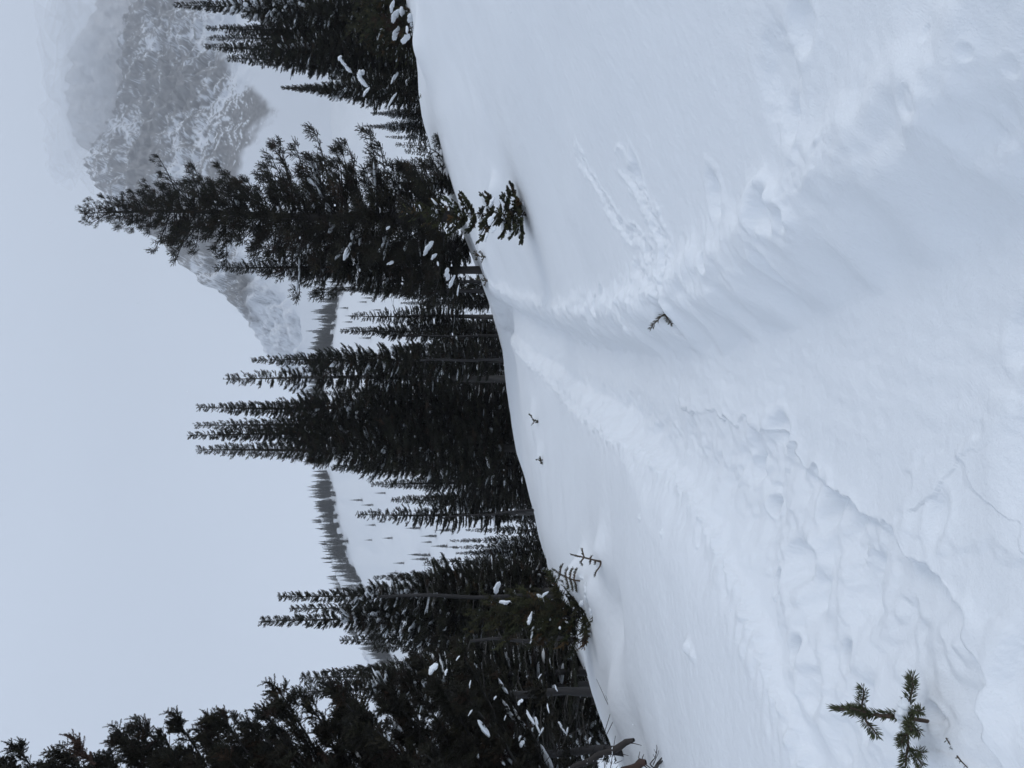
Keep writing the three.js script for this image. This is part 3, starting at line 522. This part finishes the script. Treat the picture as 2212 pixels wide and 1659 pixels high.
tree('left', 'fir_tree', 75, 286, 13, 'fir with a small dark tip touching the branches of the near conifer', { turn: 4.0, wide: 1.3 });
[[215, 455, 30], [178, 400, 26], [150, 390, 24], [120, 370, 22], [135, 410, 28], [60, 380, 17], [30, 360, 16], [104, 400, 20], [80, 420, 24], [10, 380, 19], [45, 420, 22], [165, 430, 30]].forEach(([X, Y, d], i) => tree(i % 2 ? 'left' : 'full', 'fir_tree', X, Y, d, 'dark fir partly hidden deep inside the left stand behind the front trees', { turn: i * 1.3, wide: i % 2 ? 1.3 : 0.8, group: 'firs hidden inside the left stand' }));
[[300, 330, 33], [350, 340, 34], [375, 320, 33], [400, 340, 34], [420, 390, 38], [325, 380, 36], [270, 430, 38], [295, 440, 40], [465, 400, 36], [440, 410, 42], [385, 410, 40], [250, 470, 40], [345, 420, 30], [368, 430, 29], [316, 440, 30], [390, 450, 30]].forEach(([X, Y, d], i) => tree(['spireC', 'full', 'spireB'][i % 3], 'fir_tree', X, Y, d, 'dark fir partly hidden within the middle stand behind the tall spires', { turn: i * 1.7, wide: 1.0, group: 'firs hidden inside the middle stand' }));
[[752, 240, 31], [735, 260, 32], [715, 280, 32], [760, 300, 30], [690, 330, 30], [672, 345, 30], [730, 330, 30], [655, 370, 31]].forEach(([X, Y, d], i) => tree(['spireC', 'full', 'spireB'][i % 3], 'fir_tree', X, Y, d, 'dark fir partly hidden within the uphill stand behind its front spires', { turn: i * 1.1, wide: 1.0, group: 'firs hidden inside the uphill stand' }));
const yfir = tree('bush', 'young_fir', 150, 468, 9.6, 'bushy olive young fir in front of the left stand, snow pads on its low branches', { turn: 1.1, wide: 0.72, sink: 0.1 });

// --- the near conifer whose branches sweep in from the picture's lower edge
const near = makeFir('conifer', { seed: 130, H: 11.2, from: 0.1, perWhorl: 11, whorl: 0.10, env: (t) => 1.95 * Math.pow(1 - t, 0.85) + 0.1, droop: (t) => mix(-0.1, 0.65, t), upturn: 0.42, step: 0.06, geo: G.tuft, mat: M.spruce, gaps: 0.13, clump: 8, wild: 0.3, even: 1, bareIn: 0.3, lift: 0.45, wildUp: 0.9, spray: 0.85, snow: 0.3, snowTop: 0.35, snowSize: 0.06, deadTwigs: 140, deadLen: 1.3, trunk: 0.13, limb: 1.3 });
{ const p = at(-106, 460, 7.6); near.position.set(p.x, ground(p.x, p.z) - 0.2, p.z); near.rotation.y = 0.8; near.name = numbered('conifer_tree'); tag(near, 'near conifer with upswept tufted branches entering from the lower edge of the picture', 'tree'); scene.add(near); }

{ // a bough of dead, rust-red needles on the near conifer, and some at the foot of the snow-plastered fir
  const add = (tree, spots, name, label) => {
    const r = rng(spots.length * 7), im = new THREE.InstancedMesh(G.tuft, M.rust, spots.length), m4 = new THREE.Matrix4(); tree.updateMatrixWorld(true);
    spots.forEach(([X, Y, d, s], i) => { const p = tree.worldToLocal(at(X, Y, d)), z = V(0.5 + 0.5 * r(), 0.7 + 0.5 * r(), r() - 0.5).normalize(), x = V().crossVectors(V(0.2, 1, 0.1), z).normalize(), y = V().crossVectors(z, x); s /= tree.scale.y; m4.makeBasis(x.multiplyScalar(s), y.multiplyScalar(s), z.multiplyScalar(s)); m4.setPosition(p); im.setMatrixAt(i, m4); });
    im.name = name; im.castShadow = im.receiveShadow = true; im.userData = { kind: 'stuff', label }; tree.add(im);
  };
  const r = rng(3), a = [], b = [];
  for (let k = 0; k < 9; k++) a.push([4 + 2.4 * k, 92 - 1.9 * k + 5 * r(), 6.5, 0.45 + 0.3 * r()]);
  for (let k = 0; k < 16; k++) b.push([739 + 14 * r(), 378 + 28 * r(), 22.9, 0.9]);
  add(near, a, 'dead_bough', 'bough of dead rust-red needles'); add(edgeFir, b, 'dead_bough', 'rust-red needles near the stem');
}
// heaps of snow on particular branches
[[566, 492, 10.9, 0.13, 0.1, 0.2], [548, 491, 10.7, 0.16, 0.13, 0.2], [539, 494, 10.7, 0.14, 0.1, 0.18], [531, 486, 10.8, 0.1, 0.07, 0.2]].forEach(([X, Y, d, w, h, l], i) => heap(small, X, Y, d, w, h, l, i, i));
[[520, 428, 18.6, 0.5, 0.28], [512, 434, 18.6, 0.36, 0.2], [504, 438, 18.5, 0.3, 0.12], [494, 447, 18.5, 0.5, 0.2], [487, 452, 18.5, 0.45, 0.2], [477, 458, 18.5, 0.4, 0.1], [540, 388, 18.3, 0.2, 0.12], [530, 300, 18.4, 0.14, 0.1], [598, 313, 18.6, 0.12, 0.1], [560, 420, 18.2, 0.2, 0.1], [505, 390, 19, 0.3, 0.14], [498, 360, 19, 0.2, 0.12]].forEach(([X, Y, d, w, h], i) => heap(big, X, Y, d, w * 0.62, h * 0.6, w * 0.6, i * 0.7, i));
[[688, 362, 24, 0.5, 0.3], [695, 361, 24, 0.34, 0.26], [700, 347, 24, 0.3, 0.2], [706, 343, 24, 0.25, 0.2], [710, 340, 24, 0.2, 0.18], [676, 366, 24, 0.4, 0.16], [668, 392, 24, 0.5, 0.14], [690, 394, 24, 0.5, 0.14]].forEach(([X, Y, d, w, h], i) => heap(snowyFir, X, Y, d, w, h, w, i, i + 2));
[[753, 395, 22.6, 0.6, 0.3], [756, 402, 22.6, 0.55, 0.35], [748, 411, 22.4, 0.5, 0.3], [735, 396, 22.8, 0.6, 0.2], [729, 405, 22.6, 0.5, 0.25], [738, 407, 22.4, 0.35, 0.16], [762, 392, 22.6, 0.5, 0.25]].forEach(([X, Y, d, w, h], i) => heap(edgeFir, X, Y, d, w * 0.6, h * 0.6, w * 0.8, i, i + 1));
[[177, 588, 9.2, 0.2, 0.16], [190, 583, 9.3, 0.12, 0.08], [164, 582, 9.2, 0.14, 0.12], [157, 591, 9.1, 0.1, 0.1], [150, 530, 9.2, 0.16, 0.08], [166, 505, 9.3, 0.12, 0.1], [180, 497, 9.4, 0.14, 0.1], [174, 545, 9.3, 0.08, 0.06], [140, 560, 9.1, 0.08, 0.05]].forEach(([X, Y, d, w, h], i) => heap(yfir, X, Y, d, w, h, w * 0.8, i, i));
[[99, 433, 7.0, 0.10, 0.10], [96, 446, 7.1, 0.05, 0.04], [51, 530, 7.2, 0.13, 0.05], [43, 537, 7.3, 0.12, 0.045], [36, 541, 7.3, 0.09, 0.03], [30, 520, 7.4, 0.08, 0.035], [24, 522, 7.4, 0.06, 0.07], [18, 492, 7.3, 0.07, 0.03], [60, 548, 7.4, 0.08, 0.03], [40, 562, 7.6, 0.11, 0.035], [36, 567, 7.6, 0.08, 0.03], [12, 478, 7.2, 0.07, 0.04], [70, 495, 7.2, 0.04, 0.03], [84, 470, 7.2, 0.06, 0.025], [110, 458, 7.4, 0.05, 0.03], [66, 520, 7.2, 0.05, 0.06], [55, 470, 7.0, 0.06, 0.025], [28, 590, 7.6, 0.08, 0.04], [50, 505, 7.2, 0.05, 0.02], [80, 556, 7.6, 0.06, 0.03], [92, 540, 7.6, 0.05, 0.025]].forEach(([X, Y, d, w, h], i) => heap(near, X, Y, d, w, h, w * 0.7, 0.4 * Math.sin(i), i));

// --- bare trunks of the left stand
function snagTree(X, Y0, Y1, d, rad, label, leanX = 0, group) {
  const g = new THREE.Group(), a = at(X, Y0, d), foot = V(a.x, ground(a.x, a.z), a.z), top = at(X + leanX, Y1, d), B = new TB(), r = rng(X * 13 + 1); B.bark = [0.034, 0.032, 0.032];
  const rel = top.clone().sub(foot), pts = [], ra = []; for (let k = 0; k <= 10; k++) { const t = k / 10 * 1.04 - 0.04; pts.push(V(rel.x * t + 0.02 * Math.sin(k), rel.y * t, rel.z * t + 0.02 * Math.cos(k * 1.3))); ra.push(rad * (1.15 - 0.5 * k / 10)); }
  B.tube(pts, ra, 9, 0.1, r); mesh('trunk', B.geo(), M.bark, g);
  const S = new TB(); S.bark = [0.06, 0.055, 0.05]; for (let k = 0; k < 26; k++) { const t = 0.15 + 0.85 * r(), p = rel.clone().multiplyScalar(t), an = r() * 6.28, l = 0.15 + 0.6 * r(), e = V(p.x + Math.cos(an) * l, p.y - l * 0.3 * r() + 0.1, p.z + Math.sin(an) * l); S.tube([p, V().lerpVectors(p, e, 0.5).add(V(0, 0.04, 0)), e], [0.009, 0.006, 0.003], 3); }
  mesh('twig', S.geo(), M.bark, g, 'stuff');
  g.name = numbered('dead_tree'); g.position.copy(foot); tag(g, label, 'dead tree', group); scene.add(g);
}
snagTree(16, 600, 480, 8.6, 0.045, 'pale grey trunk nearest the fallen logs at the lower edge of the picture');
snagTree(75, 590, 430, 11, 0.055, 'thick grey-brown trunk in the left stand ending at the snow crest beside hanging snow');
snagTree(95, 588, 450, 13, 0.05, 'dim grey trunk just beyond the thick grey-brown one in the left stand');
snagTree(128, 572, 470, 12, 0.035, 'thin dark trunk behind the bushy olive young fir');
snagTree(171, 545, 380, 15, 0.045, 'straight trunk standing right behind the tip of the bushy young fir', 1);
snagTree(258, 563, 440, 19, 0.03, 'bare leaning pale trunk in front of the lone thin fir', -8);
snagTree(408, 540, 420, 23, 0.045, 'straight thin trunk at the crest below the slender fir by the trail end');
snagTree(432, 505, 400, 26, 0.04, 'thin trunk standing closest to the end of the trail on its lower side');
snagTree(477, 478, 380, 24, 0.06, 'dark trunk on the upper side of the trail end below the narrow spruce', 0, 'pair of dark trunks by the trail end');
snagTree(486, 478, 390, 24, 0.05, 'dark trunk on the upper side of the trail end below the narrow spruce', 0, 'pair of dark trunks by the trail end');

// --- distant forest along the far ridge, and the separate trees on its slope
const FAR = (() => {
  const B = new TB(), r = rng(55), H = 12; B.tube([V(0, -1, 0), V(0, H * 0.95, 0)], [0.16, 0.03], 4);
  for (let y = 0.7; y < H - 0.3; y += 0.62) { const t = y / H, R = 1.7 * Math.pow(1 - t, 0.85) + 0.12, n = 9; for (let k = 0; k < n; k++) { const a = (k + r()) / n * 6.283, l = R * (0.4 + 1.0 * r()), w = 0.2, c = Math.cos(a), s = Math.sin(a); const i0 = B.v(0, y + 0.55, 0), i1 = B.v(c * l * 0.7 - s * w * l, y, s * l * 0.7 + c * w * l), i2 = B.v(c * l, y - 0.3 - 0.25 * l + 0.2 * r(), s * l), i3 = B.v(c * l * 0.7 + s * w * l, y, s * l * 0.7 - c * w * l); B.tri(i0, i1, i2); B.tri(i0, i2, i3); } }
  const i = B.v(0.12, H - 1.2, 0), j = B.v(-0.12, H - 1.2, 0), k = B.v(0, H, 0); B.tri(i, j, k); return B.geo();
})();
{
  const r = rng(91), m4 = new THREE.Matrix4(), q = new THREE.Quaternion(), list = [];
  const far = (X, u) => { const x = (X - 384) / F * u; return V(x, ground(x, -u), -u); };
  for (let k = 0; k < 1700; k++) {
    const X = 60 + 470 * r(), u = 398 + 8 * N2(r() * 99, 4) + 80 * Math.pow(r(), 1.2);
    const dens = 0.85 + 0.8 * N2(X / 24, 2.2) + 0.6 * N2(X / 9, u / 30) - 0.3 * ss(420, 480, u); if (r() > dens) continue;
    if (X > 170 && X < 235 && u > 425 && r() < 0.5) continue;
    list.push([far(X, u), 0.38 + 0.5 * r() * (0.6 + 0.4 * r()) + 0.25 * (r() < 0.12)]);
  }
  for (let k = 0; k < 130; k++) { const X = 120 + 140 * r(), u = 590 + 14 * r(); if (N2(X / 12, 8) < -0.1) continue; list.push([far(X, u), 0.25 + 0.4 * r()]); }
  const im = new THREE.InstancedMesh(FAR, M.fir, list.length); list.forEach(([p, s], i) => { q.setFromAxisAngle(V(0, 1, 0), r() * 6.28); m4.compose(p, q, V(s, s * (0.85 + 0.4 * r()), s)); im.setMatrixAt(i, m4); });
  im.castShadow = im.receiveShadow = true; im.name = 'distant_forest'; im.userData = { kind: 'stuff', label: 'dark belt of conifers along the ridge of the far snowy hillside', category: 'forest' }; scene.add(im);
  const lone = [[228, 372, 395], [230, 392, 390], [221, 465 - 8, 300], [222, 448, 300], [213, 430, 330], [209, 428, 330], [203, 438, 300], [213.5, 420, 350], [232, 436, 320], [226, 432, 320], [240, 420, 340], [243, 376, 395], [246, 385, 390], [478 - 12, 366, 330], [460, 348, 380], [452, 356, 360], [446, 352, 370], [440, 358, 360], [430, 372, 330], [470, 372, 330], [458, 380, 300], [263, 373, 370], [268, 362, 385], [256, 378, 370], [275, 385, 345], [205, 405, 360], [195, 398, 370], [238, 452, 290]];
  P.back ??= proto.back();
  lone.forEach(([X, Y], i) => {
    const c = P.back.clone(), p = hit(X, Y, base, 420), s = 0.34 + 0.36 * r();
    c.position.copy(p).add(V(0, -0.3, 0)); c.scale.set(s * 0.8, s, s * 0.8); c.rotation.y = r() * 6; c.name = numbered('distant_fir');
    if (X < 350) tag(c, 'tiny lone fir on the open far hillside seen through the wide gap', 'tree', 'lone firs on the far hillside in the wide gap'); else tag(c, 'tiny lone fir on the far hillside below the forest belt beside the big spruce', 'tree', 'lone firs on the far hillside by the big spruce');
    scene.add(c);
  });
}

// --- sprigs poking through the snow
function sprig(name, X, Y, label, parts, { mat = M.young, needle = 0.022, W = 0.0022, dens = 220, stem = 0.006, sinkTo } = {}) {
  // parts: polylines in the photograph at the sprig's own distance, [points, bare share, thickness]
  const g = new THREE.Group(), foot = hit(X, Y, ground), D = (EYE.y - foot.y) * 0 + V().subVectors(foot, EYE).dot(V(0, -sp, -cp)), r = rng(Math.round(X * 31 + Y));
  parts.forEach(([pts, clothed, th, dz = 0]) => {
    const w = pts.map(([px, py], k) => at(px, py, D + dz * k / Math.max(1, pts.length - 1)).sub(foot));
    const S = new TB(); S.bark = [0.09, 0.062, 0.045]; const cv = new THREE.CatmullRomCurve3(w), n = 12, pp = cv.getPoints(n);
    S.tube(pp, pp.map((_, k) => th * stem * (1 - 0.5 * k / n)), 6, 0.08, r);
    const st = mesh('stem', S.geo(), M.bark, g);
    if (clothed > 0) {
      const B = new TB(), L = cv.getLength(), cnt = Math.round(L * dens * 4 * clothed);
      for (let k = 0; k < cnt; k++) {
        const t = clamp(1 - clothed + clothed * Math.pow(r(), 0.9)), c = cv.getPoint(t), ax = cv.getTangent(t), f = r() * 6.283;
        const a = V().crossVectors(ax, Math.abs(ax.y) > 0.9 ? V(1, 0, 0) : V(0, 1, 0)).normalize(), b = V().crossVectors(ax, a), rad = V().addScaledVector(a, Math.cos(f)).addScaledVector(b, Math.sin(f));
        if (rad.y < -0.35 && r() < 0.5) rad.y = Math.abs(rad.y);
        const dir = rad.clone().addScaledVector(ax, 0.55 + 0.4 * r() + (t > 0.93 ? 1.2 : 0)).add(V(0, 0.18, 0)).normalize(), l = needle * (0.7 + 0.5 * r());
        const s1 = V().crossVectors(dir, ax).normalize().multiplyScalar(W / 2), s2 = V().crossVectors(dir, s1).normalize().multiplyScalar(W / 2), o = c.clone().addScaledVector(rad, th * stem * 0.6), mid = c.clone().addScaledVector(dir, l * 0.6).add(V(0, 0.002, 0)), e = c.clone().addScaledVector(dir, l).add(V(0, 0.004, 0));
        const A = [s1, s2, s1.clone().negate(), s2.clone().negate()].map((q) => B.v(mid.x + q.x, mid.y + q.y, mid.z + q.z)), i0 = B.v(o.x, o.y, o.z), i1 = B.v(e.x, e.y, e.z);
        for (let q = 0; q < 4; q++) { B.tri(i0, A[q], A[(q + 1) % 4]); B.tri(A[q], i1, A[(q + 1) % 4]); }
      }
      mesh('needles', B.geo(), mat, g, 'stuff');
    }
  });
  g.name = numbered(name); g.position.copy(foot); tag(g, label, 'fir sprig'); scene.add(g); return g;
}
const front = sprig('fir_sprig', 46, 927, 'large foreground fir sprig with two tiers of needled side twigs rising from the snow', [
  [[[46, 932], [49, 910], [52, 880], [55, 866], [60, 835]], 0.36, 1.3], [[[52, 880], [50, 912], [48, 926]], 0.0, 1.2], [[[52.5, 905], [54, 868]], 0.95, 0.8],
  [[[55, 866], [62, 862], [74, 864], [80, 863]], 0.95, 0.9, -0.05], [[[55, 866], [47, 866], [40, 872], [33, 877]], 0.95, 0.9, -0.06], [[[55, 867], [58, 858], [60, 850]], 0.9, 0.8, -0.1],
  [[[50, 908], [64, 909], [78, 912], [93, 913]], 0.95, 1, 0.02], [[[74, 911], [83, 913], [90, 911]], 0.95, 0.8, -0.05], [[[50, 910], [40, 908], [24, 908], [10, 906], [-4, 905]], 0.95, 1, -0.02], [[[36, 908], [30, 903], [24, 902]], 0.9, 0.8, -0.08], [[[22, 908], [14, 914], [9, 918], [2, 923]], 0.95, 0.9, -0.05], [[[18, 910], [17, 918], [15, 924]], 0.9, 0.7, -0.08],
  [[[50, 908], [42, 914], [34, 920]], 0.95, 0.9, -0.12], [[[50, 908], [56, 915], [58, 922]], 0.95, 0.9, -0.12], [[[50, 906], [45, 909], [38, 911]], 0.95, 0.9, -0.16]],
  { needle: 0.032, W: 0.0032, dens: 320, stem: 0.0055, mat: new THREE.MeshStandardMaterial({ name: 'green_needles', color: new THREE.Color(0.062, 0.07, 0.026), roughness: 0.7 }) });
{ const D = V().subVectors(front.position, EYE).dot(V(0, -sp, -cp)); [[56, 903, 0.07, 0.055], [63, 904, 0.05, 0.04], [48, 903, 0.05, 0.04], [41, 904, 0.035, 0.03], [20, 904, 0.03, 0.02]].forEach(([X, Y, w, h], i) => { const m = mesh('snow_clump', LUMPS[i], M.treeSnow, front); m.position.copy(at(X, Y, D - 0.035)).sub(front.position); m.scale.set(w / 2, h / 1.2, w / 2); }); }
sprig('buried_sprig', 27, 950, 'row of needle tips showing along the snow edge below the large foreground sprig', [[[[30, 946], [22, 951], [15, 955]], 1, 0.4]], { dens: 60, needle: 0.012 });
sprig('buried_sprig', 4, 968, 'dark needle tips at the snow edge where it meets the lower picture border', [[[[12, 957], [6, 962], [-4, 972]], 1, 0.5]], { dens: 70, needle: 0.013 });
sprig('bent_sprig', 449, 667, 'small bent fir twig sticking out of a hole on the bank beside the trail', [
  [[[446, 682], [450, 672], [454, 665], [447, 657], [440, 651]], 0.8, 0.9], [[[453, 666], [452, 672], [445, 677]], 0.95, 0.8, -0.04], [[[454, 665], [449, 668], [444, 672]], 0.95, 0.8, -0.1], [[[453, 666], [456, 670], [452, 678]], 0.9, 0.8, -0.12]],
  { needle: 0.032, W: 0.005, dens: 120, stem: 0.006, mat: new THREE.MeshStandardMaterial({ name: 'wilted_needles', color: new THREE.Color(0.07, 0.058, 0.024), roughness: 0.8 }) });
sprig('bare_sprig', 206.5, 601, 'nearly bare leaning twig with stubby side shoots above the bushy young fir', [
  [[[206, 603], [207, 598], [210, 586], [213.7, 571]], 0.25, 1.2], [[[211, 584], [215, 583], [219.7, 582]], 0.85, 0.9], [[[210.5, 584], [206, 581], [203, 582.5]], 0.9, 0.9], [[[210, 590], [212, 592]], 0.9, 1], [[[209, 591], [204, 590]], 0.9, 1], [[[208, 596], [204, 595]], 0.9, 1], [[[207, 601], [202, 600], [196, 596], [192, 595]], 0.5, 1.0]],
  { needle: 0.022, W: 0.004, dens: 150, stem: 0.011 });
sprig('fir_sprig', 187, 580, 'small fir sprig with paired level fingers and a snow cap at its leaning tip', [
  [[[187, 582], [188, 574], [193, 562], [199, 553]], 0.5, 1.1], [[[190, 570], [196, 571], [200, 573]], 1, 1], [[[190, 570], [184, 572], [178, 573]], 1, 1], [[[191, 566], [196, 566], [200, 568]], 1, 1], [[[191, 566], [184, 568], [180, 569]], 1, 1], [[[189, 574], [195, 575], [199, 577]], 1, 1], [[[189, 574], [183, 576], [177, 577]], 1, 1], [[[194, 560], [200, 561], [204, 563]], 1, 1], [[[195, 560], [189, 559]], 1, 1]],
  { needle: 0.028, W: 0.005, dens: 170, stem: 0.01 });
const tinySprigs = [[346, 538, 'tiny twig on the smooth snow below the four-spired clump, the one with a curved stem', [[[346, 540], [347, 536], [351, 531]], [[348, 535], [344, 533]], [[350, 532], [354, 530]]]],
  [308, 543, 'tiny cross-shaped twig on the smooth snow, nearer the left stand', [[[308, 544], [308, 538]], [[308, 541], [312, 540]], [[308, 541], [304, 541]]]],
  [512, 485, 'small fir sprig with knobbly shoots on the snow below the big ragged spruce', [[[510, 489], [512, 480], [514, 474]], [[511, 484], [517, 480]], [[511, 484], [506, 482]], [[513, 478], [517, 475]], [[513, 478], [508, 476]]]],
  [487, 488, 'little snow-capped fir sprig on the bank above the trail end', [[[487, 491], [488, 482], [489, 476]], [[487, 486], [492, 484]], [[487, 486], [482, 485]], [[488, 480], [491, 478]]]],
  [674, 421, 'single dark twig tip alone on the uphill snow slope', [[[674, 424], [673, 421], [670, 420]]]]];
tinySprigs.forEach(([X, Y, label, lines]) => sprig('snow_sprig', X, Y, label, lines.map((l) => [l, 1, 1]), { needle: 0.05, W: 0.018, dens: 26, stem: 0.012 }));

// --- fallen logs at the picture's lower corner
function fallenLog(a, b, r0, r1, label, bark, twigs, seed) {
  const g = new THREE.Group(), r = rng(seed), B = new TB(), A = at(...a), E = at(...b), rel = E.clone().sub(A); B.bark = bark;
  const pts = [], ra = []; for (let k = 0; k <= 14; k++) { const t = k / 14; pts.push(rel.clone().multiplyScalar(t).add(V(0.012 * Math.sin(k * 1.7), 0.02 * Math.sin(t * 3.1), 0))); ra.push(mix(r0, r1, t) * (k ? 1 : 0.55)); }
  B.tube(pts, ra, 10, 0.2, r); mesh('log', B.geo(), M.bark, g);
  for (let k = 0; k < twigs; k++) { const S = new TB(); S.bark = bark.map((c) => c * 0.7); const t = 0.04 + 0.6 * r(), p = rel.clone().multiplyScalar(t), an = r() * 6.28, l = 0.06 + 0.16 * r(), e = V(p.x + Math.cos(an) * l, p.y - Math.abs(Math.sin(an)) * l, p.z + 0.1 * (r() - 0.5)); S.tube([p, V().lerpVectors(p, e, 0.5).add(V(0.01, 0.01, 0)), e], [0.006, 0.004, 0.002], 4); mesh('branch_stub', S.geo(), M.bark, g); }
  for (let k = 0; k < 9; k++) { const t = 0.2 + 0.75 * r(), p = rel.clone().multiplyScalar(t), m = mesh('snow_clump', LUMPS[k % 6], M.treeSnow, g); m.position.set(p.x + (r() - 0.5) * 0.02, p.y + mix(r0, r1, t) * 0.8, p.z + 0.015); m.scale.set(0.02 + 0.02 * r(), 0.012, 0.025); }
  g.name = numbered('fallen_log'); g.position.copy(A); tag(g, label, 'log'); scene.add(g);
}
fallenLog([28, 634, 6.9], [-14, 545, 7.5], 0.03, 0.028, 'dark fallen log slanting out of the snow crest at the lower picture corner', [0.032, 0.027, 0.025], 9, 3);
fallenLog([6, 646, 6.6], [-20, 590, 6.9], 0.034, 0.034, 'short red-brown broken log beside the dark fallen log', [0.05, 0.029, 0.022], 12, 4);
{
  const g = new THREE.Group(), r = rng(19), S = new TB(); S.bark = [0.05, 0.046, 0.044]; const O = hit(1, 662, ground), D = V().subVectors(O, EYE).dot(V(0, -sp, -cp)), W = (X, Y, d = 0) => at(X, Y, D + d).sub(O);
  [[[[-6, 652], [4, 657], [12, 664], [16, 666]], 0.012], [[[-4, 655], [6, 660], [15, 668]], 0.01], [[[-6, 650], [2, 657], [10, 666], [13, 671]], 0.01], [[[0, 654], [4, 650], [10, 655], [20, 657], [23, 656.5]], 0.006], [[[3, 653], [12, 657], [18, 659]], 0.004], [[[9, 661], [17, 661.5]], 0.004], [[[12, 664], [13, 669], [12, 673]], 0.004], [[[5, 659], [4, 664], [2, 668]], 0.004], [[[8, 662], [6, 667]], 0.004], [[[14, 665], [19, 667]], 0.004], [[[10, 655], [14, 653]], 0.003], [[[15, 656], [19, 654]], 0.003]].forEach(([p, t]) => { const c = new THREE.CatmullRomCurve3(p.map(([X, Y], k) => W(X, Y, 0.1 * Math.sin(k * 3 + X)))).getPoints(8); S.tube(c, c.map((_, k) => t * (1 - 0.6 * k / 8)), 4, 0.1, r); });
  mesh('twig', S.geo(), M.bark, g); g.name = numbered('dead_branch'); g.position.copy(O); tag(g, 'bare frayed dead branch lying on the snow at the lower picture corner', 'branch'); scene.add(g);
}
// --- the snow-capped stump at the end of the trail
{
  const g = new THREE.Group(), p = hit(456, 489, ground), B = new TB(); B.bark = [0.05, 0.045, 0.042]; B.tube([V(0, -0.2, 0), V(0, 0.2, 0)], [0.1, 0.08], 9, 0.1, rng(3)); mesh('stump', B.geo(), M.bark, g);
  const cap = mesh('snow_cap', lumpOf(3, 4, 0.7), M.treeSnow, g); cap.position.set(0, 0.22, 0); cap.scale.set(0.26, 0.34, 0.26); g.name = numbered('tree_stump'); g.position.copy(p); tag(g, 'stump under a round snow cap beside the end of the trail', 'stump'); scene.add(g);
}
// --- snow falling through the air
{
  const r = rng(404), n = 2600, im = new THREE.InstancedMesh(new THREE.IcosahedronGeometry(1, 0), M.treeSnow, n), m4 = new THREE.Matrix4(), q = new THREE.Quaternion();
  for (let k = 0; k < n; k++) { const z = -2.5 - 17 * r(), x = (r() - 0.5) * 24, y = -2 + 12 * r(), s = 0.002 + 0.003 * r(); m4.compose(V(x, y, z), q, V(s, s * 0.8, s)); im.setMatrixAt(k, m4); }
  im.name = 'falling_snow'; im.userData = { kind: 'stuff', label: 'fine snowflakes drifting through the air before the dark trees', category: 'snowfall' }; scene.add(im);
}
console.log('instances', scene.children.reduce((s, o) => { o.traverse((c) => { if (c.isInstancedMesh) s += c.count; }); return s; }, 0), 'triangles', scene.children.reduce((s, o) => { o.traverse((c) => { if (c.isMesh && !c.isInstancedMesh) s += c.geometry.index ? c.geometry.index.count / 3 : c.geometry.attributes.position.count / 3; }); return s; }, 0), 'things', scene.children.length);
for (const k in P) console.log(k, P[k].count);
renderer.render(scene, camera);
